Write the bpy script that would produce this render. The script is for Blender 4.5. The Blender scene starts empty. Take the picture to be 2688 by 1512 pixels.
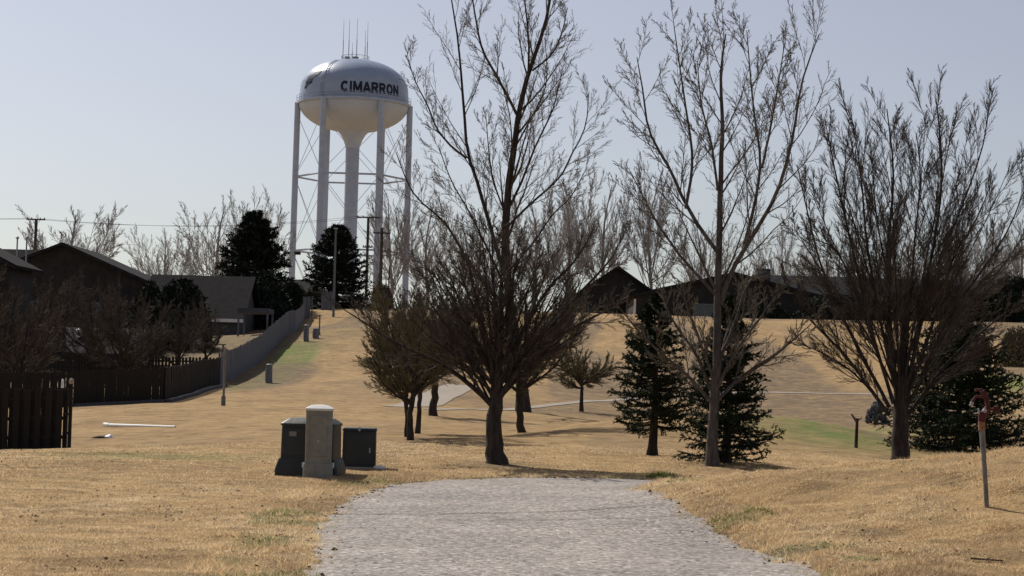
import bpy, math, random
import numpy as np
from mathutils import Matrix, Vector
random.seed(7); rng = np.random.default_rng(11)
S = bpy.context.scene
C = S.collection
PI = math.pi
# ------------------------------------------------------------------ camera
W0, H0, F = 2688.0, 1512.0, 5000.0
EYE = 1.6
PITCH = math.atan(221/F); ROLL = math.radians(1.5)
fwd = Vector((0, math.cos(PITCH), math.sin(PITCH)))
r0 = Vector((1, 0, 0)); u0 = Vector((0, -math.sin(PITCH), math.cos(PITCH)))
cr = r0*math.cos(ROLL) + u0*math.sin(ROLL)
cu = u0*math.cos(ROLL) - r0*math.sin(ROLL)
cam = bpy.data.cameras.new('camera'); camo = bpy.data.objects.new('camera', cam); C.objects.link(camo)
M = Matrix.Identity(4)
for i in range(3):
    M[i][0] = cr[i]; M[i][1] = cu[i]; M[i][2] = -fwd[i]
M[2][3] = EYE
camo.matrix_world = M
cam.sensor_width = 36; cam.lens = F/W0*36; cam.clip_end = 6000; cam.clip_start = 0.5
S.camera = camo
# ------------------------------------------------------------------ sky, sun, exposure
SUN_EL = math.radians(44)
sun_to = Vector((-0.60*math.cos(SUN_EL), 0.80*math.cos(SUN_EL), math.sin(SUN_EL))).normalized()
w = bpy.data.worlds.new('World'); S.world = w; w.use_nodes = True
nt = w.node_tree; nt.nodes.clear()
sky = nt.nodes.new('ShaderNodeTexSky'); sky.sky_type = 'NISHITA'; sky.sun_disc = False
sky.sun_elevation = SUN_EL; sky.sun_rotation = math.atan2(sun_to.x, sun_to.y)
sky.air_density = 1.0; sky.dust_density = 1.6; sky.ozone_density = 2.2; sky.altitude = 600
hs = nt.nodes.new('ShaderNodeHueSaturation'); hs.inputs['Saturation'].default_value = 0.52
hs.inputs['Hue'].default_value = 0.521
bg = nt.nodes.new('ShaderNodeBackground'); bg.inputs['Strength'].default_value = 0.081
wo = nt.nodes.new('ShaderNodeOutputWorld')
nt.links.new(sky.outputs[0], hs.inputs['Color']); nt.links.new(hs.outputs[0], bg.inputs[0]); nt.links.new(bg.outputs[0], wo.inputs[0])
sl = bpy.data.lights.new('sun', 'SUN'); sl.energy = 4.15; sl.angle = math.radians(0.5); sl.color = (1, 0.95, 0.87)
so = bpy.data.objects.new('sun', sl); C.objects.link(so)
so.rotation_euler = (-sun_to).to_track_quat('-Z', 'Y').to_euler()
S.view_settings.view_transform = 'Standard'; S.view_settings.look = 'None'
S.view_settings.exposure = 0.06; S.view_settings.gamma = 1.0; S.view_settings.use_curve_mapping = False
S.cycles.max_bounces = 5; S.cycles.diffuse_bounces = 3; S.cycles.transparent_max_bounces = 4

# ------------------------------------------------------------------ projection helpers (pixel of the photo -> point at distance Y)
def ray(px, py):
    return fwd + cr*((px-W0/2)/F) + cu*((H0/2-py)/F)
def at(px, py, Y):
    d = ray(px, py); k = Y/d.y
    return Vector((d.x*k, Y, EYE + d.z*k))

# ------------------------------------------------------------------ noise
def vnoise(x, y, seed=0):
    xi = np.floor(x).astype(np.int64); yi = np.floor(y).astype(np.int64)
    fx = x-xi; fy = y-yi; fx = fx*fx*(3-2*fx); fy = fy*fy*(3-2*fy)
    def h(a, b):
        n = (a*374761393 + b*668265263 + seed*1442695041) & 0xffffffff
        n = ((n ^ (n >> 13))*1274126177) & 0xffffffff
        return ((n ^ (n >> 16)) & 0xffff)/65535.0
    return (h(xi, yi)*(1-fx)+h(xi+1, yi)*fx)*(1-fy) + (h(xi, yi+1)*(1-fx)+h(xi+1, yi+1)*fx)*fy
def fbm(x, y, seed=0, o=3):
    s = 0; a = 0.5
    for i in range(o):
        s = s + a*(vnoise(x*2**i, y*2**i, seed+i)-0.5); a *= 0.5
    return s
def sst(a, b, x):
    t = np.clip((x-a)/(b-a), 0, 1); return t*t*(3-2*t)

# ------------------------------------------------------------------ terrain
K = []
def k(px, py, Y): p = at(px, py, Y); K.append((p.x, p.y, p.z))
def kz(x, y, z): K.append((x, y, z))
for y_ in (-20, 5, 12, 16, 20, 24, 28, 32):
    for x_ in (-7, -3, 0):
        kz(x_, y_, 0)
kz(-14, 12, 0); kz(-14, 25, 0); kz(-20, -20, 0); kz(20, -20, 0.1); kz(2.6, 16, 0.03); kz(2.2, 20, 0.02); kz(2, 29, 0); kz(5, 29, 0); kz(9, 29, 0); kz(14, 29, 0.05)
kz(4, 12, 0.1); kz(3, 14, 0.05)
k(2688, 1500, 16); k(2400, 1400, 19.5); k(2590, 1330, 20); k(2400, 1225, 24); k(2688, 1198, 24.3); k(2200, 1256, 23.8); k(2050, 1262, 23.6); k(1830, 1284, 23.6)
kz(10, 24, .9); kz(14, 20, .7); kz(12, 34, .0); kz(8, 35, -.1)
k(1300, 1216, 33.5); k(1870, 1222, 34.8); k(1712, 1195, 38.5); k(1905, 1213, 36)
k(0, 1186, 42.5); k(178, 1174, 42.5); kz(-16, 42, -.5); k(190, 1068, 75); k(430, 1058, 75); k(585, 1064, 72); kz(-24, 75, -.4); k(250, 1120, 56); k(600, 1120, 52)
k(578, 1010, 94); k(686, 948, 110); k(740, 900, 122); k(761, 877, 130); k(800, 838, 160)
k(850, 1000, 95); k(850, 930, 112); k(880, 870, 130); k(850, 1060, 74); k(900, 1130, 50)
k(900, 812, 165); k(1000, 815, 165); k(1450, 828, 150); k(2000, 843, 150); k(2400, 848, 150); k(2688, 850, 150)
k(1200, 820, 158)
k(1080, 1155, 43.5); k(1133, 1090, 64); k(1370, 1135, 50); k(1060, 1068, 70); k(1240, 1010, 90); k(1300, 1078, 72)
k(1527, 1080, 78); k(1600, 1046, 90); k(1700, 950, 110); k(2000, 1030, 96); k(2170, 1032, 96); k(2100, 950, 115); k(1450, 950, 110)
k(2000, 1104, 50); k(2150, 1152, 47); k(2320, 1200, 43); k(2450, 1218, 43); k(2640, 1222, 44); k(1950, 1084, 52); k(1800, 1100, 50); k(2200, 1130, 72); k(2330, 1130, 74); k(2550, 1180, 52); k(2660, 1100, 66); k(2670, 1005, 95); k(1700, 1120, 56)
kz(-20, 110, 1.6); kz(-27, 96, .6); kz(-25, 125, 2.7); kz(-32, 140, 3.4); kz(-20, 140, 3.8); kz(-50, 100, 1.0); kz(-50, 150, 4.5); kz(-25, 170, 6.2); kz(-60, 42, -.6)
kz(-20, 190, 6.8); kz(10, 190, 6.8); kz(40, 190, 6.6); kz(-22, 259, 8); kz(40, 260, 7.5); kz(-60, 260, 8); kz(70, 100, 1.2); kz(70, 160, 6); kz(60, 40, 0)
kz(100, 300, 8); kz(-100, 300, 8); kz(0, 300, 8)
kz(8.5, 61, -.45); kz(12, 63, -.6); kz(16, 62, -.6)
K = np.array(K)
def U(r2): return np.where(r2 > 0, 0.5*r2*np.log(np.maximum(r2, 1e-12)), 0.0)
SC = 30.0
kp = K[:, :2]/SC; n = len(K)
A = np.zeros((n+3, n+3)); A[:n, :n] = U(((kp[:, None]-kp[None])**2).sum(-1)) + np.eye(n)*2e-4
A[:n, n] = 1; A[:n, n+1:] = kp; A[n, :n] = 1; A[n+1:, :n] = kp.T
wt = np.linalg.solve(A, np.concatenate([K[:, 2], np.zeros(3)]))
def base_z(x, y):
    x = np.asarray(x, float); y = np.asarray(y, float)
    xc = np.clip(x, -105, 105); yc = np.clip(y, -30, 305)
    p = np.stack([xc.ravel()/SC, yc.ravel()/SC], -1); out = np.zeros(len(p))
    for i in range(0, len(p), 20000):
        q = p[i:i+20000]; r2 = ((q[:, None]-kp[None])**2).sum(-1)
        out[i:i+20000] = U(r2)@wt[:n] + wt[n] + q@wt[n+1:]
    return out.reshape(x.shape)
def ground_plane(px, py):
    d = ray(px, py); t = -EYE/d.z; return (d.x*t, d.y*t)
# path edges, taken where they lie on the ground
s_ = W0/2576
leftE = [(-2.0, -12), (-1.9, 8)] + [ground_plane(a*s_, b*s_) for a, b in [(772, 1449), (786, 1400), (790, 1350), (812, 1300), (850, 1268), (920, 1235), (1010, 1213), (1200, 1203), (1400, 1200)]] + [(2.5, 29.9), (5, 30.1), (9, 30.4), (14, 30.6), (40, 31)]
rightE = [(2.3, -12), (2.3, 8)] + [ground_plane(a*s_, b*s_) for a, b in [(2085, 1449), (1985, 1405), (1890, 1372), (1810, 1335), (1710, 1300), (1640, 1270), (1618, 1245)]] + [(2.1, 25.7), (3.0, 26.2), (6, 26.5), (9, 26.7), (14, 27), (40, 27.3)]
def resample(P, m):
    P = np.array(P, float); s = np.concatenate([[0], np.cumsum(np.linalg.norm(np.diff(P, axis=0), axis=1))]); t = np.linspace(0, s[-1], m)
    return np.stack([np.interp(t, s, P[:, 0]), np.interp(t, s, P[:, 1])], -1)
def chaikin(P, it=2):
    P = np.array(P, float)
    for _ in range(it):
        Q = np.empty((2*len(P)-2, 2)); Q[0::2] = P[:-1]*.75+P[1:]*.25; Q[1::2] = P[:-1]*.25+P[1:]*.75
        P = np.vstack([P[:1], Q, P[-1:]])
    return P
leftS = chaikin(leftE); rightS = chaikin(rightE)
poly = np.vstack([leftS, rightS[::-1]])
def poly_sd(x, y, poly):
    x = np.asarray(x, float).ravel(); y = np.asarray(y, float).ravel()
    d = np.full(len(x), 1e9); ins = np.zeros(len(x), bool)
    for i in range(len(poly)):
        ax, ay = poly[i]; bx, by = poly[(i+1) % len(poly)]
        ex, ey = bx-ax, by-ay; l2 = ex*ex+ey*ey+1e-12
        t = np.clip(((x-ax)*ex+(y-ay)*ey)/l2, 0, 1)
        d = np.minimum(d, np.hypot(x-ax-t*ex, y-ay-t*ey))
        c = ((ay > y) != (by > y)); 
        with np.errstate(divide='ignore', invalid='ignore'):
            xi = (bx-ax)*(y-ay)/(by-ay+1e-12)+ax
        ins ^= c & (x < xi)
    return np.where(ins, -d, d)
def path_sd(x, y):
    x = np.asarray(x, float); y = np.asarray(y, float); out = np.full(x.size, 99.0)
    xr, yr = x.ravel(), y.ravel(); m = (yr < 34) & (xr > -5)
    if m.any(): out[m] = poly_sd(xr[m], yr[m], poly)
    return out.reshape(x.shape)
def land_z(x, y):
    x = np.asarray(x, float); y = np.asarray(y, float)
    z = base_z(x, y); d = path_sd(x, y) + 0.55*fbm(x*2.2, y*2.2, 5, 4)
    near = sst(60, 20, y)
    rough = (fbm(x*.5, y*.5, 1)*0.10 + fbm(x*1.9, y*1.9, 2)*0.07*near)*sst(0, .8, d)
    bank = ((x > 1.2) & (y < 27)).astype(float)
    lip = bank*(0.07*sst(0, .35, d) + 0.22*fbm(x*.9, y*1.3, 9)*sst(0, 1.2, d)*sst(4, 1.5, d))
    far = fbm(x*.06, y*.06, 3)*0.6*sst(60, 110, y)*sst(400, 150, y)*0.6
    z = z + rough + lip + far
    z = z + 0.012 - 0.07*sst(0.02, -0.12, d)
    return z
def gz(x, y): return float(land_z(np.array([x]), np.array([y]))[0])
def hit(px, py, y0=12, y1=200):
    d = ray(px, py); ys = np.linspace(y0, y1, 1500); tx = d.x/d.y*ys; tz = EYE + d.z/d.y*ys
    g = land_z(tx, ys); b = np.nonzero(tz <= g)[0]
    i = b[0] if len(b) else len(ys)-1
    return Vector((tx[i], ys[i], g[i]))

# ------------------------------------------------------------------ materials
def mat(name, col, rough=0.9, nscale=None, col2=None, bump=0.0, spec=0.3, detail=4, col3=None, metal=0.0, stretch=None, coords='Object'):
    m = bpy.data.materials.new(name); m.use_nodes = True; t = m.node_tree
    b = t.nodes['Principled BSDF']; b.inputs['Roughness'].default_value = rough; b.inputs['Specular IOR Level'].default_value = spec
    b.inputs['Metallic'].default_value = metal
    b.inputs['Base Color'].default_value = (*col, 1)
    if nscale:
        tc = t.nodes.new('ShaderNodeTexCoord'); src = tc.outputs[coords]
        if stretch:
            mp = t.nodes.new('ShaderNodeMapping'); mp.inputs['Scale'].default_value = stretch; t.links.new(src, mp.inputs[0]); src = mp.outputs[0]
        nz = t.nodes.new('ShaderNodeTexNoise'); nz.inputs['Scale'].default_value = nscale; nz.inputs['Detail'].default_value = detail; nz.inputs['Roughness'].default_value = .65
        t.links.new(src, nz.inputs['Vector'])
        rp = t.nodes.new('ShaderNodeValToRGB'); rp.color_ramp.elements[0].position = .34; rp.color_ramp.elements[1].position = .66
        rp.color_ramp.elements[0].color = (*col, 1); rp.color_ramp.elements[1].color = (*(col2 or col), 1)
        if col3:
            e = rp.color_ramp.elements.new(.5); e.color = (*col3, 1)
        t.links.new(nz.outputs[0], rp.inputs[0]); t.links.new(rp.outputs[0], b.inputs['Base Color'])
        if bump:
            bp = t.nodes.new('ShaderNodeBump'); bp.inputs['Strength'].default_value = bump; bp.inputs['Distance'].default_value = .05
            t.links.new(nz.outputs[0], bp.inputs['Height']); t.links.new(bp.outputs[0], b.inputs['Normal'])
    return m
def grass_mat():
    m = bpy.data.materials.new('dormant_grass_ground'); m.use_nodes = True; t = m.node_tree; L = t.links.new
    b = t.nodes['Principled BSDF']; b.inputs['Roughness'].default_value = .95; b.inputs['Specular IOR Level'].default_value = .1
    tc = t.nodes.new('ShaderNodeTexCoord')
    def nz(sc, det=5, rough=.65):
        x = t.nodes.new('ShaderNodeTexNoise'); x.inputs['Scale'].default_value = sc; x.inputs['Detail'].default_value = det; x.inputs['Roughness'].default_value = rough
        L(tc.outputs['Object'], x.inputs['Vector']); return x
    def ramp(src, stops):
        r = t.nodes.new('ShaderNodeValToRGB'); e = r.color_ramp.elements
        e[0].position, e[0].color = stops[0][0], (*stops[0][1], 1); e[1].position, e[1].color = stops[-1][0], (*stops[-1][1], 1)
        for p, c in stops[1:-1]:
            q = e.new(p); q.color = (*c, 1)
        L(src, r.inputs[0]); return r
    def mix(fac, a, bb, mode='MIX'):
        x = t.nodes.new('ShaderNodeMix'); x.data_type = 'RGBA'; x.blend_type = mode
        if isinstance(fac, float): x.inputs[0].default_value = fac
        else: L(fac, x.inputs[0])
        L(a, x.inputs[6]); L(bb, x.inputs[7]); return x.outputs[2]
    big = ramp(nz(.22, 6).outputs[0], [(.3, (.29, .20, .105)), (.48, (.395, .272, .142)), (.7, (.45, .315, .162))])
    mid = ramp(nz(1.7, 8, .75).outputs[0], [(.34, (.50, .47, .43)), (.5, (.95, .93, .9)), (.68, (1.25, 1.2, 1.12))])
    fine = ramp(nz(26, 6, .8).outputs[0], [(.3, (.55, .5, .45)), (.5, (1, 1, 1)), (.7, (1.3, 1.28, 1.2))])
    c = mix(1.0, big.outputs[0], mid.outputs[0], 'MULTIPLY'); c = mix(.8, c, fine.outputs[0], 'MULTIPLY')
    gr = t.nodes.new('ShaderNodeAttribute'); gr.attribute_name = 'paint'
    sp = t.nodes.new('ShaderNodeSeparateColor'); L(gr.outputs['Color'], sp.inputs[0])
    greens = ramp(nz(5, 6, .7).outputs[0], [(.35, (.12, .135, .045)), (.65, (.15, .25, .055))])
    ng = nz(1.1, 7, .75); mg = t.nodes.new('ShaderNodeMath'); mg.operation = 'MULTIPLY_ADD'; L(ng.outputs[0], mg.inputs[0]); mg.inputs[1].default_value = 3.4; mg.inputs[2].default_value = -.95; mg.use_clamp = True
    mm = t.nodes.new('ShaderNodeMath'); mm.operation = 'MULTIPLY'; L(mg.outputs[0], mm.inputs[0]); L(sp.outputs[1], mm.inputs[1]); mm.use_clamp = True
    c = mix(mm.outputs[0], c, greens.outputs[0])
    dirt_and_shade = ramp(nz(3, 6, .7).outputs[0], [(.35, (.13, .095, .062)), (.65, (.24, .175, .115))])
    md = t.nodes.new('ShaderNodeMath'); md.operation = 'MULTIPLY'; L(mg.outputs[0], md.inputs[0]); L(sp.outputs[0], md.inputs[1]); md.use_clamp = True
    c = mix(md.outputs[0], c, dirt_and_shade.outputs[0])
    L(c, b.inputs['Base Color'])
    bp = t.nodes.new('ShaderNodeBump'); bp.inputs['Strength'].default_value = .7; bp.inputs['Distance'].default_value = .08
    L(nz(9, 8, .8).outputs[0], bp.inputs['Height']); L(bp.outputs[0], b.inputs['Normal'])
    return m
def path_mat():
    m = bpy.data.materials.new('chip_concrete'); m.use_nodes = True; t = m.node_tree; L = t.links.new
    b = t.nodes['Principled BSDF']; b.inputs['Roughness'].default_value = .9; b.inputs['Specular IOR Level'].default_value = .25
    tc = t.nodes.new('ShaderNodeTexCoord')
    v = t.nodes.new('ShaderNodeTexVoronoi'); v.inputs['Scale'].default_value = 30; L(tc.outputs['Object'], v.inputs['Vector'])
    sp = t.nodes.new('ShaderNodeSeparateColor'); L(v.outputs['Color'], sp.inputs[0])
    r = t.nodes.new('ShaderNodeValToRGB'); e = r.color_ramp.elements
    e[0].position = 0; e[0].color = (.10, .087, .08, 1); e[1].position = 1; e[1].color = (.66, .60, .55, 1)
    for p, c in ((.15, (.205, .180, .160)), (.5, (.312, .280, .250)), (.9, (.41, .370, .330))):
        q = e.new(p); q.color = (*c, 1)
    L(sp.outputs[0], r.inputs[0])
    n1 = t.nodes.new('ShaderNodeTexNoise'); n1.inputs['Scale'].default_value = .8; n1.inputs['Detail'].default_value = 6; L(tc.outputs['Object'], n1.inputs['Vector'])
    r1 = t.nodes.new('ShaderNodeValToRGB'); r1.color_ramp.elements[0].position = .3; r1.color_ramp.elements[0].color = (.80, .79, .80, 1); r1.color_ramp.elements[1].position = .7; r1.color_ramp.elements[1].color = (1.12, 1.1, 1.08, 1); L(n1.outputs[0], r1.inputs[0])
    x = t.nodes.new('ShaderNodeMix'); x.data_type = 'RGBA'; x.blend_type = 'MULTIPLY'; x.inputs[0].default_value = 1; L(r.outputs[0], x.inputs[6]); L(r1.outputs[0], x.inputs[7])
    L(x.outputs[2], b.inputs['Base Color'])
    bp = t.nodes.new('ShaderNodeBump'); bp.inputs['Strength'].default_value = .35; bp.inputs['Distance'].default_value = .006
    L(v.outputs['Distance'], bp.inputs['Height']); L(bp.outputs[0], b.inputs['Normal'])
    return m
def blade_mat(name, stops):
    m = bpy.data.materials.new(name); m.use_nodes = True; t = m.node_tree; L = t.links.new
    b = t.nodes['Principled BSDF']; b.inputs['Roughness'].default_value = .8; b.inputs['Specular IOR Level'].default_value = .15
    a = t.nodes.new('ShaderNodeAttribute'); a.attribute_name = 'tint'
    r = t.nodes.new('ShaderNodeValToRGB'); e = r.color_ramp.elements
    e[0].position, e[0].color = stops[0][0], (*stops[0][1], 1); e[1].position, e[1].color = stops[-1][0], (*stops[-1][1], 1)
    for p, c in stops[1:-1]:
        q = e.new(p); q.color = (*c, 1)
    L(a.outputs['Fac'], r.inputs[0]); L(r.outputs[0], b.inputs['Base Color'])
    tl = t.nodes.new('ShaderNodeBsdfTranslucent'); L(r.outputs[0], tl.inputs[0]); mx = t.nodes.new('ShaderNodeMixShader'); mx.inputs[0].default_value = .5
    L(b.outputs[0], mx.inputs[1]); L(tl.outputs[0], mx.inputs[2]); L(mx.outputs[0], t.nodes['Material Output'].inputs['Surface'])
    return m
MT = dict(
    grass=grass_mat(), path=path_mat(),
    blades=blade_mat('straw_blades', [(0, (.30, .22, .135)), (.25, (.55, .40, .235)), (.5, (.76, .57, .325)), (.8, (.84, .65, .39)), (.86, (.84, .70, .48)), (.93, (.20, .22, .07)), (1, (.12, .19, .04))]),
    walk=mat('pale_walk', (.29, .245, .195), .9, 1.5, (.36, .305, .245)),
    bark=mat('dark_bark', (.024, .019, .016), .95, 14, (.070, .056, .048), .8, .2, stretch=(1, 1, .25)),
    greybark=mat('grey_bark', (.060, .051, .045), .95, 14, (.13, .112, .10), .6, .2, stretch=(1, 1, .25)),
    twig=mat('twig_brown', (.070, .056, .046), .85, 3, (.135, .11, .092), spec=.1),
    twigpale=mat('twig_pale', (.145, .122, .095), .85, 2, (.23, .20, .155), spec=.1),
    twigolive=mat('twig_olive', (.11, .094, .055), .85, 3, (.19, .165, .095), spec=.1),
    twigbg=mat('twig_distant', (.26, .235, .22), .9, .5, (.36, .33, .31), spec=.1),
    needle=mat('spruce_needles', (.010, .018, .009), .75, 4, (.035, .052, .022), spec=.2),
    needle2=mat('pine_needles_dark', (.008, .014, .009), .8, 1, (.026, .036, .02), spec=.2),
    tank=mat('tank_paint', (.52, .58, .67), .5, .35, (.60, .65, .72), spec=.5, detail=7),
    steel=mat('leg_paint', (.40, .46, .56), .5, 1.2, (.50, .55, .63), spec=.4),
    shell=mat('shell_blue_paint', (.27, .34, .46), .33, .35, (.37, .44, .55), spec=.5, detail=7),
    navy=mat('navy_letter', (.012, .014, .035), .5),
    rod=mat('galvanised_rod', (.35, .35, .36), .5),
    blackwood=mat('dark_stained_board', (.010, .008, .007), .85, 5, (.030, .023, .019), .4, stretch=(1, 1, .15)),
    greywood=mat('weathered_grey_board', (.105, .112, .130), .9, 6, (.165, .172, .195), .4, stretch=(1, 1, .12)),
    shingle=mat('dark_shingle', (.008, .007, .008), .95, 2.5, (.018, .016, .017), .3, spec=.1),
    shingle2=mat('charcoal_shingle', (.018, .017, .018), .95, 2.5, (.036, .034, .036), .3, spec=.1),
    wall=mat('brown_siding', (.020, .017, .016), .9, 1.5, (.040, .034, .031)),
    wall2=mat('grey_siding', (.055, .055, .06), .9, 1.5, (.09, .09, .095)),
    frame=mat('window_frame', (.16, .15, .14), .7, 3, (.22, .21, .20)), kerb=mat('dark_kerb', (.05, .053, .06), .9, 6, (.085, .09, .10)),
    trim=mat('pale_trim', (.60, .58, .54), .7, 3, (.72, .70, .66)),
    glass=mat('dark_glass', (.02, .025, .03), .1, spec=.6),
    green=mat('green_cabinet_paint', (.010, .014, .015), .48, 5, (.018, .024, .025), .1, spec=.45),
    beige=mat('grey_beige_plastic', (.17, .165, .135), .55, 7, (.24, .23, .19), .12, spec=.4),
    red=mat('red_hydrant_paint', (.055, .013, .014), .75, 30, (.11, .028, .028), .3, spec=.3),
    pipe=mat('galvanised_pipe', (.10, .095, .085), .55, 25, (.22, .21, .19), .3, spec=.5, stretch=(1, 1, .3)),
    rust=mat('rusty_collar', (.20, .09, .05), .8, 40, (.33, .17, .10)),
    white=mat('white_plastic', (.72, .72, .70), .5, 12, (.82, .82, .80)),
    rock=mat('blue_grey_rock', (.035, .037, .042), .9, 4, (.12, .125, .135), .5),
    soil=mat('dark_soil', (.035, .025, .017), .95, 20, (.10, .07, .045), .6),
    polewood=mat('pole_wood', (.05, .042, .037), .9, 5, (.10, .085, .075), stretch=(1, 1, .2)),
    carpaint=mat('car_white', (.75, .76, .78), .25, spec=.6), tyre=mat('tyre_rubber', (.015, .015, .015), .9),
    pedestal=mat('pedestal_grey', (.11, .115, .12), .6, 9, (.18, .185, .19)),
    fabric=mat('chip', (.30, .27, .24), .9))

# ------------------------------------------------------------------ mesh helpers
def mesh_np(name, V, Fc, m, smooth=False, tint=None):
    me = bpy.data.meshes.new(name); V = np.asarray(V, np.float32); Fc = np.asarray(Fc, np.int32); k_ = Fc.shape[1]
    me.vertices.add(len(V)); me.vertices.foreach_set('co', V.ravel())
    me.loops.add(Fc.size); me.loops.foreach_set('vertex_index', Fc.ravel())
    me.polygons.add(len(Fc)); me.polygons.foreach_set('loop_start', np.arange(0, Fc.size, k_, dtype=np.int32))
    me.polygons.foreach_set('loop_total', np.full(len(Fc), k_, np.int32))
    if smooth: me.polygons.foreach_set('use_smooth', np.ones(len(Fc), bool))
    me.update(calc_edges=True)
    if tint is not None:
        a = me.attributes.new('tint', 'FLOAT', 'POINT'); a.data.foreach_set('value', np.asarray(tint, np.float32))
    me.materials.append(m); return me
def link(name, me, parent=None, **props):
    o = bpy.data.objects.new(name, me); C.objects.link(o)
    if parent: o.parent = parent
    for a, b in props.items(): o[a] = b
    return o
def thing(name, label, cat, loc=(0, 0, 0), rz=0, group=None):
    o = bpy.data.objects.new(name, None); C.objects.link(o); o.empty_display_size = .2
    o.location = loc; o.rotation_euler = (0, 0, rz); o['label'] = label; o['category'] = cat
    if group: o['group'] = group
    return o
class MB:
    def __init__(s): s.v = []; s.f = []
    def add(s, v, f):
        b = len(s.v); s.v += [tuple(x) for x in v]; s.f += [tuple(b+i for i in q) for q in f]; return s
    def box(s, x0, x1, y0, y1, z0, z1, tx=0, ty=0):
        v = [(x0, y0, z0), (x1, y0, z0), (x1, y1, z0), (x0, y1, z0), (x0+tx, y0+ty, z1), (x1-tx, y0+ty, z1), (x1-tx, y1-ty, z1), (x0+tx, y1-ty, z1)]
        return s.add(v, [(0, 3, 2, 1), (4, 5, 6, 7), (0, 1, 5, 4), (1, 2, 6, 5), (2, 3, 7, 6), (3, 0, 4, 7)])
    def tube(s, a, b, r, r2=None, k_=8):
        a = Vector(a); b = Vector(b); d = (b-a).normalized(); r2 = r if r2 is None else r2
        u = d.orthogonal().normalized(); v = d.cross(u); vs = []
        for p, rr in ((a, r), (b, r2)):
            vs += [p+u*math.cos(2*PI*i/k_)*rr+v*math.sin(2*PI*i/k_)*rr for i in range(k_)]
        fs = [(i, (i+1) % k_, k_+(i+1) % k_, k_+i) for i in range(k_)] + [tuple(range(k_))[::-1], tuple(range(k_, 2*k_))]
        return s.add(vs, fs)
    def lathe(s, prof, c=(0, 0, 0), k_=48, sx=1, sy=1):
        vs = []; fs = []
        for r, z in prof:
            vs += [(c[0]+math.cos(2*PI*i/k_)*r*sx, c[1]+math.sin(2*PI*i/k_)*r*sy, c[2]+z) for i in range(k_)]
        for j in range(len(prof)-1):
            fs += [(j*k_+i, j*k_+(i+1) % k_, (j+1)*k_+(i+1) % k_, (j+1)*k_+i) for i in range(k_)]
        fs += [tuple(range(k_))[::-1], tuple((len(prof)-1)*k_+i for i in range(k_))]
        return s.add(vs, fs)
    def build(s, name, m, parent=None, smooth=False, bevel=0, **props):
        me = bpy.data.meshes.new(name); me.from_pydata(s.v, [], s.f); me.materials.append(m)
        if smooth:
            me.polygons.foreach_set('use_smooth', [True]*len(me.polygons)); me.set_sharp_from_angle(angle=math.radians(40))
        me.update(); o = link(name, me, parent, **props)
        if bevel:
            bv = o.modifiers.new('bevel', 'BEVEL'); bv.width = bevel; bv.segments = 2; bv.limit_method = 'ANGLE'
        return o
# vectorised tubes: P (N,M,3), R (N,M)
def tubes(P, R, k_):
    N, Mp, _ = P.shape
    T = np.gradient(P, axis=1); T /= np.linalg.norm(T, axis=2, keepdims=True)+1e-9
    t0 = T.mean(1); ax = np.where(np.abs(t0[:, 2:3]) > .7, np.array([[1., .1, 0]]), np.array([[0, .05, 1.]]))
    u = np.cross(T, ax[:, None, :]); u /= np.linalg.norm(u, axis=2, keepdims=True)+1e-9; v = np.cross(T, u)
    an = np.arange(k_)*2*PI/k_
    V = P[:, :, None, :] + R[:, :, None, None]*(u[:, :, None, :]*np.cos(an)[None, None, :, None]+v[:, :, None, :]*np.sin(an)[None, None, :, None])
    b = (np.arange(N)*Mp*k_)[:, None, None] + (np.arange(Mp-1)*k_)[None, :, None]
    i = np.arange(k_); j = (i+1) % k_
    Fc = np.stack([b+i, b+j, b+k_+j, b+k_+i], -1).reshape(-1, 4)
    return V.reshape(-1, 3), Fc
def cat(parts):
    Vs = []; Fs = []; o = 0
    for V, Fc in parts:
        Vs.append(V); Fs.append(Fc+o); o += len(V)
    return np.concatenate(Vs), np.concatenate(Fs)
def spline(pts, m):
    P = np.array([tuple(p) for p in pts], float)
    if len(P) > 2:
        for _ in range(2):
            Q = np.empty((2*len(P)-2, 3)); Q[0::2] = P[:-1]*.75+P[1:]*.25; Q[1::2] = P[:-1]*.25+P[1:]*.75; P = np.vstack([P[:1], Q, P[-1:]])
    s = np.concatenate([[0], np.cumsum(np.linalg.norm(np.diff(P, axis=0), axis=1))]); t = np.linspace(0, s[-1], m)
    return np.stack([np.interp(t, s, P[:, i]) for i in range(3)], -1)
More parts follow.
